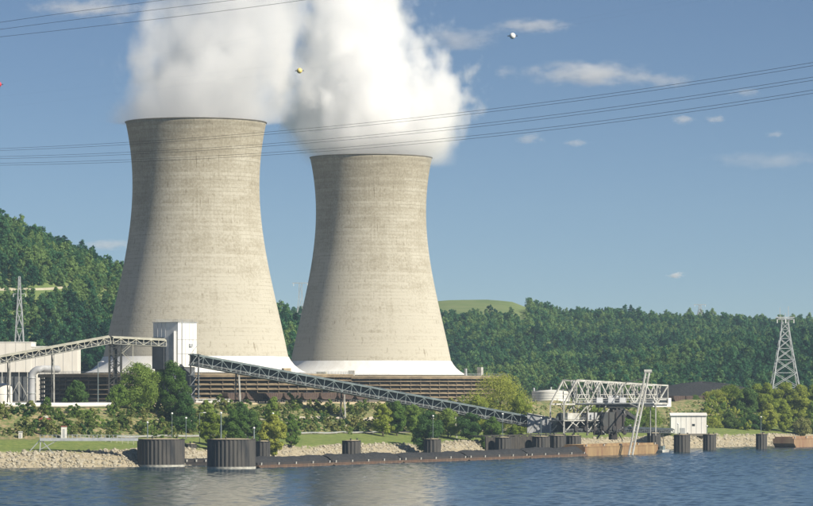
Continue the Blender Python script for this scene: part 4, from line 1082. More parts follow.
# ---------------------------------------------------------------- barge unloader
UL0 = Vector((X(564, 1503), 1503, 0)); UL1 = Vector((X(668, 1546), 1546, 0))
ud = (UL1 - UL0); ULn = ud.length; uu = ud.normalized(); un = Vector((-uu.y, uu.x, 0))
ul = thing('barge_unloader', 'white lattice barge unloader with a tall leaning ladder over the ochre barge', 'unloader', (UL0.x, UL0.y, 8))
def UP(a, b, z): v = UL0 + uu * (a * ULn) + un * b; return Vector((v.x, v.y, z))
def zpx(py, a): d = 1503 + 43 * a; return CAMZ + (HY - py) * d / F
zt0, zb0 = zpx(380, 0.15), zpx(404, 0.3)
def top(a): return zpx(380, 0.12) + (zpx(385.5, 1) - zpx(380, 0.12)) * max(0, (a - 0.12)) / 0.88
bot = zb0
st0 = 0.12
nodes = [st0 + (1 - st0) * i / 8 for i in range(9)]
for b in (0.0, 8.0):
    part(ul, 'top_chord', MB().beam(UP(st0, b, top(st0)), UP(1, b, top(1)), 0.6), M['steel_white'])
    part(ul, 'bottom_chord', MB().beam(UP(0, b, bot), UP(1, b, bot), 0.65), M['steel_white'])
    part(ul, 'end_post', MB().beam(UP(0, b, bot), UP(st0, b, top(st0)), 0.6), M['steel_white'])
    for i, a in enumerate(nodes):
        part(ul, 'upright', MB().beam(UP(a, b, bot), UP(a, b, top(a)), 0.42), M['steel_white'])
        if i < 8:
            a2 = nodes[i + 1]
            if i % 2: part(ul, 'diagonal', MB().beam(UP(a, b, bot), UP(a2, b, top(a2)), 0.46), M['steel_white'])
            else: part(ul, 'diagonal', MB().beam(UP(a, b, top(a)), UP(a2, b, bot), 0.46), M['steel_white'])
            if i % 2 == 0: part(ul, 'sway_brace', MB().beam(UP(a, b, bot + 4), UP(a2, b, bot + 4), 0.25), M['steel_white'])
for a in nodes: part(ul, 'cross_beam', MB().beam(UP(a, 0, top(a)), UP(a, 8, top(a)), 0.3).beam(UP(a, 0, bot), UP(a, 8, bot), 0.4), M['steel_white'])
# legs
for a, b, zb_ in ((0.0, 0, 8.0), (0.0, 8, 8.0), (0.22, 0, 8.0), (0.22, 8, 8.0)):
    part(ul, 'leg', MB().beam(UP(a, b, zb_), UP(a, b, bot), 0.62), M['steel_white'])
for b in (0, 8):
    part(ul, 'leg_brace', MB().beam(UP(0, b, 9), UP(0.22, b, bot - 0.5), 0.34), M['steel_white'])
    part(ul, 'leg_brace', MB().beam(UP(0.22, b, 9), UP(0.40, b, bot - 0.5), 0.34), M['steel_white'])
    part(ul, 'leg', MB().beam(UP(0.88, b * 0.4, 7.5), UP(0.88, b * 0.4, bot), 0.45), M['steel_white'])
# platforms and machinery
part(ul, 'platform', MB().beam(UP(-0.01, 4, 14.2), UP(0.36, 4, 14.2), 9.0, 0.35), M['steel_white'])
part(ul, 'platform', MB().beam(UP(0.0, 4, 9.4), UP(0.55, 4, 9.4), 9.0, 0.4), M['steel_dark'])
part(ul, 'drive_house', MB().beam(UP(0.24, 3, 16.0), UP(0.36, 3, 16.0), 4.0, 3.0), M['grey_light'])
part(ul, 'drive_house', MB().beam(UP(0.05, 3, 16.0), UP(0.16, 3, 16.0), 4.0, 2.8), M['steel_white'])
part(ul, 'hopper', MB().prism([(-2.2, 0), (2.2, 0), (4.4, 7.5), (-4.4, 7.5)], UP(0.40, -1.0, 10.2), uu, (0, 0, 1), un * 7), M['steel_dark'])
part(ul, 'bucket_wheel', MB().tube([UP(0.50, -0.6, 14.5), UP(0.50, 1.6, 14.5)], 4.2, 20), M['hull_dark'])
bk = MB()
for k in range(12):
    a = 2 * math.pi * k / 12; c = UP(0.50, 0.5, 14.5) + uu * 4.3 * math.cos(a) + Vector((0, 0, 4.3 * math.sin(a)))
    part(ul, 'bucket', MB().box(c, (1.3, 1.8, 1.1), math.atan2(uu.y, uu.x), 0.8), M['hull_dark'])
part(ul, 'chute', MB().beam(UP(0.28, 1, 13), UP(0.44, 1, 9.0), 2.0, 1.2), M['steel_dark'])
part(ul, 'chute', MB().beam(UP(0.54, 2, 20), UP(0.70, 2, 15.0), 2.2, 1.3), M['steel_dark'])
part(ul, 'trolley', MB().beam(UP(0.42, 4, bot - 0.9), UP(0.72, 4, bot - 0.9), 7.0, 1.3), M['steel_dark'])
for k in range(5):
    part(ul, 'drum', MB().tube([UP(0.10 + 0.09 * k, -1.2, 10.8), UP(0.10 + 0.09 * k, 0.6, 10.8)], 1.2 - 0.12 * (k % 3), 14), M['hull_dark'])
for k in range(7):
    a0 = 0.03 + 0.05 * k
    part(ul, 'tower_brace', MB().beam(UP(a0, -0.2, 9.6 + (k % 3)), UP(a0 + 0.07 * (1 if k % 2 else -1), 0.1, 14.0), 0.26).beam(UP(a0, 3.2, 14.4), UP(a0 + 0.06 * (1 if k % 2 == 0 else -1), 3.0, bot - 0.4), 0.26), M['steel_white'] if k % 3 else M['steel_dark'])
for k in range(8):
    a0 = st0 + (1 - st0) * (k + 0.5) / 8
    part(ul, 'sub_strut', MB().beam(UP(a0, 4, bot), UP(a0 + 0.05 * (1 if k % 2 else -1), 4, top(a0)), 0.3).beam(UP(a0 - 0.05, 0.1, bot + 2.4), UP(a0 + 0.05, 0.1, bot + 2.4), 0.22), M['steel_white'])
part(ul, 'walkway', MB().beam(UP(0.1, -1.2, bot + 0.4), UP(0.86, -1.2, bot + 0.4), 1.2, 0.2).beam(UP(0.1, -1.8, bot + 1.5), UP(0.86, -1.8, bot + 1.5), 0.1), M['galv'])
part(ul, 'winch_house', MB().beam(UP(0.46, 4, bot + 2.0), UP(0.56, 4, bot + 2.0), 4.0, 3.2), M['grey_light'])
part(ul, 'boom', MB().beam(UP(0.36, 1, 17.5), UP(0.60, 1, 8.5), 1.3, 1.1), M['hull_dark'])
part(ul, 'boom', MB().beam(UP(0.62, 1, 18.0), UP(0.46, 1, 8.0), 1.1, 1.0), M['hull_dark'])
part(ul, 'elevator_casing', MB().beam(UP(0.505, 2.5, 6.0), UP(0.505, 2.5, bot - 1), 3.6, 3.0), M['hull_dark'])
part(ul, 'elevator_casing', MB().beam(UP(0.40, 4.5, 8.0), UP(0.40, 4.5, 17), 4.5, 3.4), M['steel_dark'])
for b in (2.6, 5.3):
    for i in range(8):
        a, a2 = nodes[i], nodes[i + 1]; am = (a + a2) / 2
        part(ul, 'lattice', MB().beam(UP(a, b, bot), UP(am, b, top(am)), 0.3).beam(UP(am, b, top(am)), UP(a2, b, bot), 0.3), M['steel_white'] if i % 2 else M['grey_light'])
for k in range(3):
    part(ul, 'gearbox', MB().beam(UP(0.30 + 0.11 * k, 0.6, bot + 1.6), UP(0.36 + 0.11 * k, 0.6, bot + 1.6), 2.2, 2.2), M['grey_light'])
for k in range(6):
    part(ul, 'guide', MB().beam(UP(0.20 + 0.07 * k, -1.0, 8.0), UP(0.20 + 0.07 * k, -1.0, 19.0 - 1.2 * (k % 3)), 0.5, 0.9), M['hull_dark'])
part(ul, 'screen', MB().beam(UP(0.06, 7.6, 11.8), UP(0.60, 7.6, 11.8), 0.3, 4.6), M['steel_dark'])
rr_ = random.Random(3)
for k in range(60):
    a0 = rr_.uniform(0.12, 0.66); a1 = a0 + rr_.uniform(-0.09, 0.09); z0 = rr_.uniform(9, 18); b0 = rr_.uniform(-1.4, 5)
    part(ul, 'strut', MB().beam(UP(a0, b0, z0), UP(a1, b0 + rr_.uniform(-1, 1), z0 + rr_.uniform(-4, 4)), rr_.uniform(0.2, 0.5)), [M['steel_dark'], M['hull_dark'], M['steel_white'], M['grey_light']][k % 4 if k % 3 else 0])
# control cab at the river end
part(ul, 'cab', MB().beam(UP(0.86, 3, bot + 0.6), UP(1.04, 3, bot + 0.6), 5.0, 3.8), M['white_panel'])
part(ul, 'cab_window', MB().beam(UP(0.90, 0.42, bot + 1.1), UP(1.0, 0.42, bot + 1.1), 0.12, 1.1), M['glass'])
# leaning bucket ladder
ld = 1499.0; lt = W(648, 370, ld + 6); lb2 = W(630.5, 455, ld - 6)
for off in (-0.75, 0.75):
    o_ = Vector((off, 0, 0)); part(ul, 'ladder_beam', MB().beam(lb2 + o_, lt + o_, 0.55, 0.7), M['steel_white'])
for i in range(16):
    c = lb2.lerp(lt, (i + 0.5) / 16); part(ul, 'rung', MB().beam(c - Vector((0.75, 0, 0)), c + Vector((0.75, 0, 0)), 0.2), M['steel_white'])
part(ul, 'ladder_head', MB().tube([lt + Vector((-1.6, 0, -0.6)), lt + Vector((1.6, 0, -0.6))], 0.8, 12), M['steel_white'])
part(ul, 'stay', MB().beam(lt + Vector((0, 0, -3)), UP(0.62, 4, top(0.62)), 0.3), M['steel_white'])
part(ul, 'stay', MB().beam(lb2.lerp(lt, 0.55), UP(0.62, 0, bot), 0.5), M['steel_white'])
rl = MB()
for zz in (0.6, 1.1): rl.beam(UP(-0.01, -0.5, 14.4 + zz), UP(0.36, -0.5, 14.4 + zz), 0.07).beam(UP(0.0, -0.5, 9.6 + zz), UP(0.55, -0.5, 9.6 + zz), 0.07)
for k in range(14): rl.beam(UP(0.04 * k, -0.5, 9.6), UP(0.04 * k, -0.5, 10.7), 0.07)
for k in range(10): rl.beam(UP(0.04 * k - 0.01, -0.5, 14.4), UP(0.04 * k - 0.01, -0.5, 15.5), 0.07)
part(ul, 'railing', rl, M['galv'])

# grey hut at the lower end of the long conveyor, and short conveyors beside the unloader
hd = 1532.0
hx0, hx1 = X(527, hd), X(557, hd); zb_ = W(0, 433, hd).z
hut = thing('transfer_hut', 'grey sloping roofed hut at the foot of the long conveyor', 'hut', ((hx0 + hx1) / 2, hd, zb_))
za, zb2 = W(0, 413, hd).z, W(0, 419, hd).z
part(hut, 'wall', MB().prism([(hx0, zb_), (hx1, zb_), (hx1, zb2), (hx0, za)], (0, hd - 4, 0), (1, 0, 0), (0, 0, 1), (0, 8, 0)), M['grey_light'])
part(hut, 'roof', MB().prism([(hx0 - 0.5, za + 0.02), (hx1 + 0.5, zb2 - 0.1), (hx1 + 0.5, zb2 + 0.25), (hx0 - 0.5, za + 0.37)], (0, hd - 4.5, 0), (1, 0, 0), (0, 0, 1), (0, 9, 0)), M['steel_white'])
part(hut, 'dark_opening_panel', MB().prism([(hx1 - 3.2, zb_ + 0.3), (hx1 - 0.2, zb_ + 0.3), (hx1 - 0.2, zb2 - 0.6), (hx1 - 3.2, zb2 - 0.2)], (0, hd - 4.12, 0), (1, 0, 0), (0, 0, 1), (0, 0.1, 0)), M['glass'])  # dark panel on the wall, painting the shade inside the open end
for k in range(4):
    part(hut, 'light_stripe', MB().beam((hx0 + 0.6 + k * 2.0, hd - 4.15, zb_ + 0.3), (hx0 + 4.2 + k * 2.0, hd - 4.15, zb_ + 5.6 - k * 0.45), 0.26, 0.18), M['steel_white'])  # pale diagonal bars paint the stripes of light falling across the wall
for k in range(4):
    xx = hx0 + (hx1 - hx0) * (k + 0.5) / 4; part(hut, 'stilt', MB().beam((xx, hd - 3.5, gz(xx, hd - 3.5) - 0.5), (xx, hd - 3.5, zb_), 0.4), M['steel_dark'])
sc1, _, _ = truss_conveyor('short dark conveyor linking the grey hut and the unloader', Vector((hx1 - 0.5, hd + 1, zb_ + 0.8)), UP(0.05, 5, 14.8), 2.4, 2.2, 4, M['steel_teal'], M['steel_dark'], True, False)
sc2, s0_, sd_ = truss_conveyor('dark low conveyor running from the unloader to the white shed', UP(0.62, 6, zpx(432, 0.6)), Vector((X(672, 1688), 1688, W(0, 433, 1688).z)), 2.2, 1.6, 12, M['steel_blue'], M['steel_dark'], True, True)
bent(sc2, s0_, sd_, 0.75, 1.6, 0.35, M['steel_dark'], M['steel_dark'], False)

# ---------------------------------------------------------------- gangway and bank furniture
gd = 1263.0
g0 = W(40, 438.5, gd); g1 = W(138, 438.5, gd + 2); g1.z = g0.z
gw = thing('gangway', 'grey railed gangway reaching from the left bank to the big cell', 'gangway', (g0.x, g0.y, 5))
part(gw, 'deck', MB().beam(g0, g1, 1.4, 0.35), M['galv'])
for sy in (-0.7, 0.7):
    part(gw, 'handrail', MB().beam(g0 + Vector((0, sy, 1.2)), g1 + Vector((0, sy, 1.2)), 0.09), M['galv'])
    part(gw, 'girder', MB().beam(g0 + Vector((0, sy, -0.5)), g1 + Vector((0, sy, -0.5)), 0.2, 0.7), M['galv'])
pm_ = MB().beam((0, 0, 0.1), (0, 0, 1.25), 0.09).mesh('rail_post'); pm_.materials.append(M['galv'])
for i in range(25):
    c = g0.lerp(g1, i / 24)
    for sy in (-0.7, 0.7): o = partm(gw, 'rail_post', pm_, (c.x - g0.x, c.y + sy - g0.y, c.z - 5))
for dx in (-3.6, 0.0, 4.8):
    base = Vector((g0.x + dx, gd + (0 if dx else -0.8), gz(g0.x + dx, gd) - 0.2)); part(gw, 'leg', MB().beam(base, g0 + Vector((0.3, 0, -0.2)), 0.32), M['galv'])
part(gw, 'strut', MB().beam(Vector((g0.x, gd, gz(g0.x, gd) + 0.6)), g0 + Vector((6.6, 0, -0.4)), 0.24), M['galv'])
def kiosk(px, py0, py1, d, w, label, m, cap):
    x = X(px, d); z1 = W(0, py0, d).z; z0 = gz(x, d)
    t = thing('kiosk', label, 'kiosk', (x, d, z0))
    part(t, 'wall', MB().box((x, d, (z0 - 0.2 + z1) / 2), (w, w, z1 - z0 + 0.2)), m)
    part(t, 'roof', MB().box((x, d, z1 + 0.12), (w + 0.4, w + 0.4, 0.25), 0, 0.8), cap)
    part(t, 'door', MB().box((x, d - w / 2 - 0.02, (z0 + z1) / 2 - 0.2), (w * 0.4, 0.06, (z1 - z0) * 0.7)), M['grey_light'])
kiosk(64, 426.5, 438, 1300, 1.9, 'small white kiosk with a red cap behind the gangway', M['white_panel'], M['red'])
kiosk(20.5, 432, 440, 1296, 1.3, 'small pale box on the grass left of the gangway', M['beige_wall'], M['grey_light'])
# red pickup on the bank
vd = 1318.0; vx = X(45, vd); vz = gz(vx, vd)
pk = thing('pickup_truck', 'faded red pickup with white cap parked among the scrub', 'pickup', (vx, vd, vz), (0, 0, 0.15))
part(pk, 'body', MB().box((0, 0, 0.85), (4.9, 1.9, 0.8)).box((-1.7, 0, 1.3), (1.4, 1.8, 0.2)), M['red'], True)
part(pk, 'cab', MB().box((0.3, 0, 1.6), (1.8, 1.75, 0.8), 0, 0.82), M['steel_white'], True)
part(pk, 'windscreen', MB().box((0.3, 0, 1.62), (1.86, 1.5, 0.5), 0, 0.84), M['glass'], True)
for a in (-1.5, 1.5):
    for b in (-0.85, 0.85): part(pk, 'wheel', MB().tube([(a, b - 0.12, 0.4), (a, b + 0.12, 0.4)], 0.4, 14), M['hull_dark'], True)
# fence of thin white posts behind the gangway
fn = thing('fence', 'thin pale post and rail fence along the grass behind the gangway', 'fence', (X(95, 1302), 1302, 9))
fpts = []
for i in range(19):
    px = 72 + i * 5.6; d = 1299 + i * 0.4; x = X(px, d); fpts.append(Vector((x, d, gz(x, d))))
for p in fpts: part(fn, 'post', MB().beam(p - Vector((0, 0, 0.3)), p + Vector((0, 0, 1.7)), 0.16), M['steel_cream'])
for zz in (0.8, 1.6):
    mb = MB()
    for a, b in zip(fpts[:-1], fpts[1:]): mb.beam(a + Vector((0, 0, zz)), b + Vector((0, 0, zz)), 0.07)
    part(fn, 'rail', mb, M['steel_cream'])
gr = thing('guard_rail', 'low white guard rail beside the road below the middle bank', 'guard rail', ST(70, 45 + 40, 9))
gp = [ST(40 + i * 5, 45 + 40.2) for i in range(40)]; gp = [Vector((p.x, p.y, gz(p.x, p.y))) for p in gp]
mb = MB()
for a, b in zip(gp[:-1], gp[1:]): mb.beam(a + Vector((0, 0, 0.65)), b + Vector((0, 0, 0.65)), 0.1, 0.4)
part(gr, 'rail', mb, M['galv'])
for p in gp[::2]: part(gr, 'post', MB().beam(p - Vector((0, 0, 0.2)), p + Vector((0, 0, 0.75)), 0.16), M['galv'])

# lamp posts and poles
def lamp(px, top_py, d, z0, label, kind='ball', w=0.16):
    x = X(px, d); z0 = gz(x, d) if z0 is None else z0; z1 = W(0, top_py, d).z
    t = thing('lamp_post', label, 'lamp post', (x, d, z0), group='lamp posts by the river')
    part(t, 'pole', MB().tube([(x, d, z0 - 0.1), (x, d, z1)], [w, w * 0.7], 8), M['steel_teal'])
    part(t, 'base', MB().box((x, d, z0 + 0.2), (0.6, 0.6, 0.4)), M['rim'])
    if kind == 'ball': part(t, 'lamp_head', MB().lathe([(0.01, -0.32), (0.3, -0.2), (0.42, 0.05), (0.3, 0.3), (0.01, 0.4)], 12, (x, d, z1)), M['ball_white'])
    else:
        part(t, 'arm', MB().beam((x, d, z1), (x + 1.5, d, z1 + 0.2), 0.12), M['galv'])
        part(t, 'lamp_head', MB().box((x + 1.9, d, z1 + 0.2), (1.1, 0.45, 0.25), 0, 0.8), M['ball_white'])
lamp(221, 413, 1238, 10.0, 'lamp post standing on the nearest big cell', 'ball', 0.26)
lamp(147.5, 422.5, 1268, 9.6, 'dark short lamp post on the left big cell', 'ball', 0.22)
lamp(186, 418, 1278, 9.6, 'thin lamp post at the right rim of the left big cell', 'ball', 0.14)
lamp(172, 413.5, 1330, None, 'thin lamp post behind the left big cell, below the poplars', 'ball', 0.12)
lamp(199.5, 413, 1345, None, 'lamp post with side arm between the poplars and the shrubs', 'arm', 0.12)
lamp(273, 413.5, 1370, None, 'lamp post right of the nearest big cell, before the small dark tree', 'ball', 0.12)
lamp(433, 416, 1390, 8.0, 'lamp post on the small cell below the conveyor', 'ball', 0.12)
lamp(502.5, 414, 1440, 8.0, 'lamp post on the cell below the round yellow-green tree', 'ball', 0.14)
lamp(541, 418, 1468, 8.0, 'lamp post on the cell below the grey hut', 'ball', 0.14)
lamp(678, 424, 1571, 7.4, 'white lamp post on the cell in front of the white shed', 'ball', 0.2)
lamp(707, 426, 1623, 6.9, 'short white lamp post on the cell right of the white shed', 'ball', 0.2)
lamp(761, 417, 1651, 6.8, 'lamp post on the rightmost cell', 'ball', 0.16)
lamp(254, 428, 1241, 10.0, 'dark stubby mast on the right rim of the nearest big cell', 'ball', 0.3)
lamp(98, 362, 1418, None, 'tall pale lamp post in front of the dark louvers', 'arm', 0.24)

# ---------------------------------------------------------------- pylons
def lattice(t, base, prof, m, thick, face_pts=4):
    """prof: list of (z, half width); each leg a part, braces joined per bay"""
    x, y, z0 = base
    for sx_ in (-1, 1):
        for sy_ in (-1, 1):
            mb = MB()
            for (za, wa), (zb_, wb_) in zip(prof[:-1], prof[1:]): mb.beam((x + sx_ * wa, y + sy_ * wa, z0 + za), (x + sx_ * wb_, y + sy_ * wb_, z0 + zb_), thick)
            part(t, 'leg', mb, m)
    for (za, wa), (zb_, wb_) in zip(prof[:-1], prof[1:]):
        mb = MB(); c0 = [(-1, -1), (1, -1), (1, 1), (-1, 1)]
        for i in range(4):
            a = c0[i]; b = c0[(i + 1) % 4]
            mb.beam((x + a[0] * wa, y + a[1] * wa, z0 + za), (x + b[0] * wb_, y + b[1] * wb_, z0 + zb_), thick * 0.6)
            mb.beam((x + b[0] * wa, y + b[1] * wa, z0 + za), (x + a[0] * wb_, y + a[1] * wb_, z0 + zb_), thick * 0.6)
            mb.beam((x + a[0] * wb_, y + a[1] * wb_, z0 + zb_), (x + b[0] * wb_, y + b[1] * wb_, z0 + zb_), thick * 0.6)
        part(t, 'bracing', mb, m)
pd = 1905.0; pxx = X(785, pd); pz0 = gz(pxx, pd); H_ = W(0, 319, pd).z - pz0
py = thing('pylon', 'broad white lattice pylon above the trees on the right', 'pylon', (pxx, pd, pz0))
lattice(py, (pxx, pd, pz0), [(0, 8.4), (H_ * 0.16, 7.1), (H_ * 0.34, 5.75), (H_ * 0.5, 4.6), (H_ * 0.64, 3.6), (H_ * 0.76, 2.75), (H_ * 0.87, 2.1), (H_ * 0.95, 1.8), (H_, 1.8)], M['galv'], 0.44)
part(py, 'platform', MB().box((pxx, pd, pz0 + H_), (8.0, 4.5, 0.6)), M['galv'])
part(py, 'crossarm', MB().beam((pxx - 5.0, pd, pz0 + H_ + 0.9), (pxx + 5.0, pd, pz0 + H_ + 0.9), 0.35, 0.5), M['galv'])
for dx, hh in ((-2.6, 6.0), (1.8, 6.8), (0.2, 3.0)):
    part(py, 'peak', MB().beam((pxx + dx, pd, pz0 + H_), (pxx + dx, pd, pz0 + H_ + hh), 0.28), M['galv'])
for dx in (-4.4, 0.0, 4.4): part(py, 'insulator', MB().tube([(pxx + dx, pd - 2.3, pz0 + H_ - 2.2), (pxx + dx, pd - 2.3, pz0 + H_ - 0.2)], 0.22, 8), M['ball_white'])
pd = 1880.0; pxx = X(19.5, pd); pz0 = gz(pxx, pd); H_ = W(0, 276.5, pd).z - pz0
p2 = thing('pylon', 'slim lattice pylon before the wooded hill on the left', 'pylon', (pxx, pd, pz0))
lattice(p2, (pxx, pd, pz0), [(0, 3.6), (H_ * 0.2, 3.0), (H_ * 0.4, 2.4), (H_ * 0.58, 1.8), (H_ * 0.72, 1.3), (H_ * 0.84, 0.8), (H_, 0.35)], M['galv'], 0.36)
part(p2, 'crossarm', MB().beam((pxx - 3.4, pd, pz0 + H_ * 0.86), (pxx + 3.4, pd, pz0 + H_ * 0.86), 0.26, 0.3), M['galv'])
for dx in (-3.2, 3.2): part(p2, 'insulator', MB().tube([(pxx + dx, pd, pz0 + H_ * 0.86 - 1.6), (pxx + dx, pd, pz0 + H_ * 0.86 - 0.2)], 0.14, 8), M['ball_white'])
for px, py_t, d, lb in ((300.5, 283, 2600, 'faint distant pylon between the two cooling towers'), (700, 304.5, 3420, 'tiny distant pylon on the right skyline')):
    xx = X(px, d); z0 = gz(xx, d); H_ = W(0, py_t, d).z - z0
    t = thing('pylon', lb, 'pylon', (xx, d, z0))
    lattice(t, (xx, d, z0), [(0, 4.0), (H_ * 0.5, 2.4), (H_ * 0.8, 1.2), (H_, 1.0)], M['galv'], 0.3)
    part(t, 'crossarm', MB().beam((xx - 6, d, z0 + H_), (xx + 6, d, z0 + H_), 0.4, 0.5), M['galv'])
    for dx in (-5, 5): part(t, 'insulator', MB().tube([(xx + dx, d, z0 + H_ - 2.2), (xx + dx, d, z0 + H_)], 0.18, 6), M['ball_white'])
# road cut on the left hill
wl_ = thing('retaining_wall', 'pale retaining wall of the road across the left wooded hill', 'wall', HILL_ROAD[15])
for i in range(len(HILL_ROAD) - 1):
    a_, b_ = HILL_ROAD[i], HILL_ROAD[i + 1]
    part(wl_, 'wall_section', MB().beam(a_ + Vector((0, 0, 0.4)), b_ + Vector((0, 0, 0.4)), 0.5, 2.6 - 0.04 * i), M['road'])

# ---------------------------------------------------------------- power lines and marker balls
def smooth_path(ctrl, n=90):
    px = np.array([c[0] for c in ctrl], float); py = np.array([c[1] for c in ctrl], float)
    co = np.polyfit((px - 400) / 400, py, min(4, len(ctrl) - 1)); t = np.linspace(px[0], px[-1], n)
    return t, np.polyval(co, (t - 400) / 400)
def wire(ctrl, dl, dr, r, off=(0, 0, 0)):
    """sagging span; distance runs from dl at the left to dr at the right"""
    t, y = smooth_path(ctrl); P = []
    for a, b in zip(t, y):
        k = (a - t[0]) / (t[-1] - t[0]); d = 1 / ((1 - k) / dl + k / dr)
        P.append(W(a, b, d) + Vector(off))
    return P
bundles = [('highest twin conductor crossing the cooling towers', [(-90, 152), (0, 149.5), (125, 144), (265, 133), (480, 112), (730, 77.5), (813, 64), (900, 49)]),
           ('middle twin conductor crossing the cooling towers', [(-90, 159), (0, 157), (125, 153.5), (265, 146), (480, 124.5), (730, 92), (813, 79), (900, 64)]),
           ('lowest twin conductor crossing the cooling towers', [(-90, 165.5), (0, 164), (125, 161), (265, 154.5), (480, 136), (730, 105), (813, 91.5), (900, 77)])]
for lb, ctrl in bundles:
    P = wire(ctrl, 760, 430, 0.03)
    t = thing('power_line', lb, 'power line', P[0], group='twin conductors over the river')
    for off in (-0.2, 0.2): part(t, 'conductor', MB().tube([p + Vector((0, 0, off)) for p in P], 0.024, 5, False), M['wire'])
for lb, ctrl in (('uppermost thin wire in the top left corner', [(-90, 37), (0, 22.5), (165, 0), (260, -12)]),
                 ('middle thin wire in the top left corner', [(-90, 42), (0, 29.5), (235, 0), (330, -12)]),
                 ('lowest thin wire in the top left corner', [(-90, 47), (0, 37), (150, 20), (305, 0), (380, -11)])):
    P = wire(ctrl, 560, 500, 0.03)
    solo('power_line', MB().tube(P, 0.026, 5, False), M['wire'], lb, 'power line', 'thin wires in the top left')
for nm, px, py_, d, m, lb in (('white', 512.5, 36, 470, 'ball_white', 'white marker ball in the sky right of the steam'), ('yellow', 299.5, 70.8, 520, 'ball_yellow', 'yellow marker ball in front of the steam'), ('red', -1.0, 84.5, 560, 'ball_red', 'red marker ball cut by the left edge')):
    c = W(px, py_, d); r = 0.40
    t = thing('marker_ball', lb, 'marker ball', c, group='aerial marker balls')
    pr_ = [(r * math.sin(math.pi * k / 12) + 0.001, -r * math.cos(math.pi * k / 12)) for k in range(13)]
    part(t, 'sphere', MB().lathe(pr_, 24, (0, 0, 0)), M[m], True)
    part(t, 'clamp', MB().tube([(-0.65, 0, 0), (0.65, 0, 0)], 0.06, 6), M['wire'], True)
    e0 = W(px - 700, py_ + 78, d * 1.25); e1 = W(px + 700, py_ - 130, d * 0.82)
    pts = [e0.lerp(c, k / 12) - Vector((0, 0, 1.2 * math.sin(math.pi * k / 12) * 0.5)) for k in range(13)] + [c.lerp(e1, k / 12) for k in range(1, 13)]
    solo('ground_wire', MB().tube(pts, 0.0025, 4, False), M['wire'], 'hair thin wire carrying the %s marker ball' % nm, 'power line')

# ---------------------------------------------------------------- trees that can be told apart
TREE_CACHE = {}
def tree_meshes(key, h, w, shape, leafm, seed, n, size, barkm, trunk_h):
    if key in TREE_CACHE: return TREE_CACHE[key]
    r_ = np.random.RandomState(seed); base = trunk_h
    lobes = crown_lobes(r_, h, w, base, shape, 46)
    cm = leaf_mesh('crown', lobes, n, size, leafm, r_, 1.2)
    mb = MB(); tr_ = 0.018 * h + 0.10
    top = h * 0.78; bend = [(0.25 * r_.randn() * k, 0.25 * r_.randn() * k) for k in (0, 0.3, 0.6, 1)]
    pts = [(bend[k][0], bend[k][1], -0.4 + (top + 0.4) * k / 3) for k in range(4)]
    mb.tube(pts, [tr_, tr_ * 0.75, tr_ * 0.5, tr_ * 0.15], 8, False)
    for k in range(9):
        lb = lobes[int(r_.randint(len(lobes)))]; z = max(base * 0.8, lb[2] * (0.45 + 0.3 * r_.rand()))
        f = min(1, z / top); o = Vector((np.interp(f, [0, .33, .66, 1], [p[0] for p in pts]), np.interp(f, [0, .33, .66, 1], [p[1] for p in pts]), z))
        mid = o.lerp(Vector(lb[:3]), 0.5) + Vector((0, 0, 0.15 * h * 0.2))
        mb.tube([o, mid, lb[:3]], [tr_ * 0.4, tr_ * 0.26, tr_ * 0.08], 5, False)
    tm = mb.mesh('trunk'); tm.materials.append(barkm)
    TREE_CACHE[key] = (tm, cm); return tm, cm
def tree(px, top_py, d, wpx, shape, leaf, label, name='tree', base_z=None, bark='bark', trunk=0.16, group=None, cat='tree', seed=None, dens=1.0):
    x = X(px, d); z0 = gz(x, d) if base_z is None else base_z
    h = max(1.6, W(0, top_py, d).z - z0); w = 1.18 * wpx * d / F
    seed = int(px * 7 + top_py) if seed is None else seed
    n = int(min(16000, 1500 + dens * 52 * w * h)); size = 0.30 if h > 6 else 0.22
    tm, cm = tree_meshes((px, d), h, w, shape, M[leaf], seed, n, size, M[bark], h * trunk)
    t = thing(name, label, cat, (x, d, z0), (0, 0, seed % 6), group)
    o = link(bpy.data.objects.new('trunk', tm)); o.parent = t
    o = link(bpy.data.objects.new('crown', cm)); o.parent = t
    return t
tree(138, 364, 1385, 44, 'round', 'leaf_poplar', 'tall green leafy tree in front of the left tower, left of a pair', trunk=0.05)
tree(171, 361.5, 1390, 36, 'round', 'leaf_poplar', 'darker tall leafy tree before the transfer building, right of a pair', trunk=0.05)
tree(119, 385, 1378, 22, 'dome', 'leaf_poplar', 'lower bushy tree at the left foot of the tall pair', trunk=0.05)
tree(184, 392, 1380, 26, 'dome', 'leaf_dark', 'low dark tree at the right foot of the tall pair', trunk=0.05)
tree(76, 381, 1400, 24, 'dome', 'leaf_dark', 'lone dark bush in front of the black louvers', trunk=0.08)
tree(47, 397, 1335, 11, 'dome', 'leaf_poplar', 'small green bush by the pale pipe', trunk=0.08)
tree(500, 375, 1585, 64, 'round', 'leaf_lime', 'big round yellow-green tree right of the cooling towers', trunk=0.04, dens=2.0)
tree(477, 396, 1570, 30, 'dome', 'leaf_lime', 'yellow-green tree at the left shoulder of the big round one', trunk=0.08)
tree(521, 394, 1575, 24, 'dome', 'leaf_lime', 'yellow-green bush at the right shoulder of the big round tree', trunk=0.06)
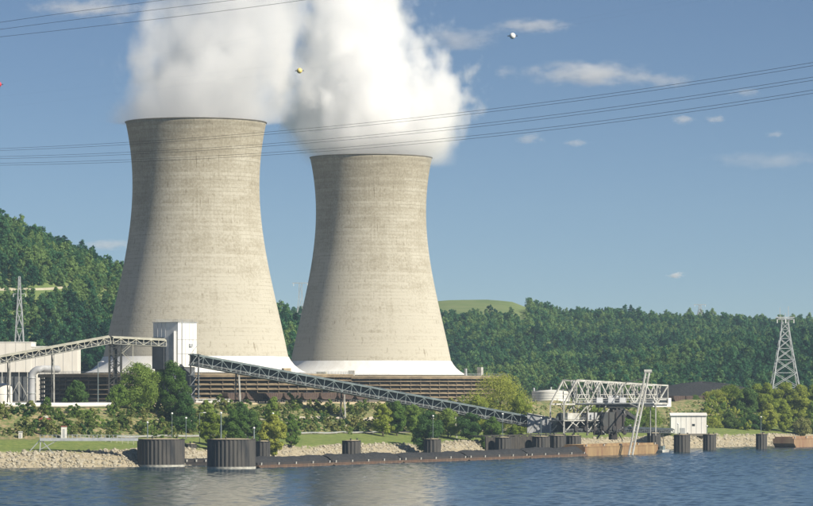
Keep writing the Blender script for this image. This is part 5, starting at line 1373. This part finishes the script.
for px, tp, d, wp, shp, lf, lb in (
    (213, 413, 1322, 24, 'round', 'leaf_lime', 'bright shrub just left of the nearest lamp post'),
    (234, 409, 1335, 26, 'round', 'leaf_poplar', 'leafy shrub behind the nearest big cell'),
    (252, 411, 1345, 20, 'dome', 'leaf_dark', 'dark shrub right of the conveyor leg'),
    (273, 397, 1400, 18, 'tall', 'leaf_poplar', 'upright young tree below the conveyor, right of the site office'),
    (274, 416, 1320, 26, 'round', 'leaf_lime', 'small round tree with a bare stem beside the big cell'),
    (291, 414, 1370, 16, 'dome', 'leaf_poplar', 'low bush right of the small round tree'),
    (206, 400, 1400, 18, 'dome', 'leaf_poplar', 'bush before the site office'),
    (241, 402, 1405, 20, 'dome', 'leaf_dark', 'dark bush at the foot of the first conveyor leg'),
    (383, 404, 1480, 20, 'dome', 'leaf_lime', 'pale green tree left in the row below the conveyor'),
    (397, 402, 1490, 22, 'tall', 'leaf_poplar', 'upright tree second in the row below the conveyor'),
    (413, 405, 1500, 20, 'round', 'leaf_poplar', 'round tree third in the row below the conveyor'),
    (428, 411, 1440, 30, 'round', 'leaf_dark', 'spreading dark tree above the small cell below the conveyor'),
    (448, 409, 1510, 24, 'dome', 'leaf_poplar', 'leafy tree fifth in the row below the conveyor'),
    (470, 414, 1500, 26, 'round', 'leaf_dark', 'dark tree below the lower run of the conveyor'),
    (492, 417, 1500, 22, 'dome', 'leaf_poplar', 'low tree between the conveyor foot and the big round tree'),
    (514, 425, 1520, 18, 'dome', 'leaf_lime', 'small bush left of the grey hut'),
    (560, 403, 1800, 28, 'dome', 'leaf_lime', 'pale bush below the round tank'),
    (594, 409, 1720, 26, 'dome', 'leaf_poplar', 'bush half hidden behind the unloader legs'),
    (650, 409, 1720, 24, 'dome', 'leaf_poplar', 'bush between the unloader cab and the white shed'),
    (628, 412, 1700, 28, 'dome', 'leaf_poplar', 'green bush behind the leaning ladder'),
    (640, 400, 1850, 22, 'round', 'leaf_dark', 'dark tree behind the unloader cab'),
    (695, 396, 1830, 14, 'tall', 'leaf_dark', 'slim dark tree in front of the coal heap')):
    tree(px, tp, d, wp, shp, lf, lb, cat='tree', trunk=0.12 if 'stem' not in lb else 0.3)
right = [
    (716, 391, 1840, 22, 'round', 'leaf_lime', 'leftmost tree of the right bank grove'),
    (731, 386, 1845, 28, 'round', 'leaf_lime', 'yellow-green tree second in the right bank grove'),
    (747, 389, 1820, 24, 'round', 'leaf_dark', 'dark rounded tree in the right bank grove'),
    (757, 385, 1850, 22, 'tall', 'leaf_lime', 'pale tree just behind the dark one in the right grove'),
    (768, 383, 1830, 24, 'tall', 'leaf_lime', 'tall light green tree left below the white pylon'),
    (785, 382, 1835, 26, 'round', 'leaf_lime', 'yellow-green tree right under the white pylon'),
    (801, 385, 1830, 26, 'tall', 'leaf_lime', 'tall light green tree right of the white pylon'),
    (818, 383, 1840, 26, 'round', 'leaf_lime', 'yellow-green tree cut by the right edge'),
    (729, 413, 1765, 19, 'tall', 'leaf_scrub', 'pale conical young tree nearest the white shed'),
    (742, 418, 1768, 16, 'tall', 'leaf_poplar', 'small pointed tree second from the white shed'),
    (753, 415, 1775, 17, 'dome', 'leaf_dark', 'dark small tree left of the rightmost lamp post'),
    (770, 404, 1775, 20, 'tall', 'leaf_lime', 'tall pale tree behind the right barge bow'),
    (784, 400, 1780, 20, 'tall', 'leaf_lime', 'tall light green tree behind the tan right barge'),
    (802, 418, 1772, 20, 'round', 'leaf_scrub', 'rounded pale bush above the tan right barge'),
    (814, 402, 1785, 20, 'tall', 'leaf_poplar', 'tall tree at the right edge behind the barge'),
    (714, 418, 1760, 16, 'dome', 'leaf_lime', 'low yellow-green bush touching the white shed')]
for a in right: tree(*a[:7], trunk=0.06, group='trees of the right bank grove', seed=int(a[0]))

# understorey that closes the foot of the right grove
def under_points(n):
    x = rs.uniform(140, 260, n); y = rs.uniform(1760, 1900, n); px = CX + F * x / y; q = shore_q(x, y)
    k = (px > 705) & (px < 860) & (q > 24); return x[k], y[k]
ux, uy = under_points(900)
scatter('undergrowth', np.stack([ux, uy, ground_z(ux, uy) - 0.2], 1), rs.rand(len(ux)) * 6.28, 0.9 + 1.3 * rs.rand(len(ux)), rs.randint(0, 6, len(ux)), [shrub_proto(i, M['leaf_poplar'] if i % 2 else M['leaf_lime']) for i in range(6)], 'dense green undergrowth below the right grove')

def under2(n):
    x = rs.uniform(-60, 70, n); y = rs.uniform(1370, 1640, n); px = CX + F * x / y; q = shore_q(x, y)
    k = (((px > 375) & (px < 535)) | ((px > 225) & (px < 300))) & (q > 46) & (q < 66) & (vnoise(x, y, 16, 91) > 0.0); return x[k], y[k]
ux, uy = under2(1500)
scatter('undergrowth', np.stack([ux, uy, ground_z(ux, uy) - 0.2], 1), rs.rand(len(ux)) * 6.28, 0.7 + 1.5 * rs.rand(len(ux)) ** 1.5, rs.randint(0, 6, len(ux)), [shrub_proto(i, [M['leaf_poplar'], M['leaf_poplar'], M['leaf_dark']][i % 3]) for i in range(6)], 'loose green undergrowth below the long conveyor')

# ---------------------------------------------------------------- clouds and haze
def cloud_mat(name, hx, hz, dens, seed):
    m = bpy.data.materials.new(name); m.use_nodes = True; n = m.node_tree.nodes; l = m.node_tree.links
    n.remove(n['Principled BSDF']); out = n['Material Output']
    tc = n.new('ShaderNodeTexCoord'); mp = n.new('ShaderNodeMapping'); mp.inputs['Scale'].default_value = (1 / hx, 1 / hx, 1 / hz); l.new(tc.outputs['Object'], mp.inputs[0])
    ln = n.new('ShaderNodeVectorMath'); ln.operation = 'LENGTH'; l.new(mp.outputs[0], ln.inputs[0])
    mp2 = n.new('ShaderNodeMapping'); mp2.inputs['Location'].default_value = (seed, seed * 2, 0); mp2.inputs['Scale'].default_value = (1 / hz * 0.45, 1 / hz * 0.45, 1 / hz * 0.9); l.new(tc.outputs['Object'], mp2.inputs[0])
    q = n.new('ShaderNodeTexNoise'); q.inputs['Scale'].default_value = 1.3; q.inputs['Detail'].default_value = 5; q.inputs['Roughness'].default_value = 0.62; l.new(mp2.outputs[0], q.inputs['Vector'])
    e = math_node(n, l, 'SUBTRACT', 0.85, ln.outputs['Value']); e = math_node(n, l, 'MULTIPLY_ADD', math_node(n, l, 'SUBTRACT', q.outputs[0], 0.52), 2.6, e)
    sm = n.new('ShaderNodeMapRange'); sm.interpolation_type = 'SMOOTHSTEP'; sm.inputs['From Max'].default_value = 0.9; l.new(e, sm.inputs['Value'])
    rim = n.new('ShaderNodeMapRange'); rim.inputs['From Min'].default_value = 1.0; rim.inputs['From Max'].default_value = 0.7; l.new(ln.outputs['Value'], rim.inputs['Value'])
    dn = math_node(n, l, 'MULTIPLY', math_node(n, l, 'MULTIPLY', sm.outputs[0], rim.outputs[0]), dens)
    v = n.new('ShaderNodeVolumePrincipled'); v.inputs['Color'].default_value = (0.97, 0.97, 0.97, 1); l.new(dn, v.inputs['Density']); l.new(v.outputs[0], out.inputs['Volume'])
    m.cycles.volume_step_rate = 0.4
    return m
def cloud(px, py_, wpx, hpx, dens, label, seed):
    d = 7600.0; c = W(px, py_, d); hx = wpx * d / F / 2 * 1.25; hz = hpx * d / F / 2 * 1.5
    mb = MB(); n = 24; vs = []; fs = []
    for i in range(1, 12):
        for k in range(n):
            a = math.pi * i / 12; b = 2 * math.pi * k / n; vs.append((hx * math.sin(a) * math.cos(b), hx * math.sin(a) * math.sin(b), -hz * math.cos(a)))
    for i in range(10):
        for k in range(n): fs.append((i * n + k, i * n + (k + 1) % n, (i + 1) * n + (k + 1) % n, (i + 1) * n + k))
    fs.append(tuple(range(n))[::-1]); fs.append(tuple(range(10 * n, 11 * n)))
    mb.add(vs, fs); o = solo('cloud', mb, cloud_mat('cloud_vapour_%d' % seed, hx, hz, 0.7 * dens / hz, seed), label, 'cloud', None, 'stuff'); o.location = c
cloud(590, 74, 140, 20, 0.5, 'long flat cloud right of the steam', 1)
cloud(665, 81, 60, 14, 0.25, 'thin tail of the long flat cloud', 2)
cloud(462, 39, 84, 20, 0.35, 'wispy cloud beside the top of the right steam plume', 3)
cloud(530, 26, 90, 12, 0.3, 'thin streak cloud behind the white marker ball', 4)
cloud(683, 120, 26, 9, 0.4, 'tiny cloud left of a pair on the right', 5)
cloud(716, 120, 24, 9, 0.5, 'tiny cloud right of a pair on the right', 6)
cloud(530, 139, 34, 11, 0.4, 'small faint cloud below the power lines', 7)
cloud(577, 143, 30, 7, 0.25, 'very faint streak below the power lines', 8)
cloud(677, 275, 22, 6, 0.8, 'tiny low cloud just above the hills', 9)
cloud(745, 93, 34, 9, 0.2, 'faint puff between the power lines', 10)
cloud(775, 134, 24, 7, 0.25, 'faint small puff near the right edge', 11)
cloud(90, 8, 130, 14, 0.3, 'thin pale cloud at the top left', 12)
cloud(770, 160, 130, 16, 0.10, 'very thin veil of cloud at the right edge', 13)
cloud(110, 245, 70, 10, 0.25, 'low pale streak over the left hill', 14)
cloud(505, 72, 26, 12, 0.25, 'small fleck left of the long flat cloud', 15)

hz_b = MB().box((0, 2250, 142), (4900, 5900, 296))
hm = bpy.data.materials.new('haze'); hm.use_nodes = True; hn = hm.node_tree.nodes; hl = hm.node_tree.links
hn.remove(hn['Principled BSDF']); hv = hn.new('ShaderNodeVolumePrincipled')
hv.inputs['Color'].default_value = (0.60, 0.80, 1.0, 1); hv.inputs['Density'].default_value = 0.00005; hv.inputs['Anisotropy'].default_value = 0.1
hl.new(hv.outputs[0], hn['Material Output'].inputs['Volume'])
solo('haze', hz_b, hm, 'thin pale blue haze over the valley', kind='stuff')
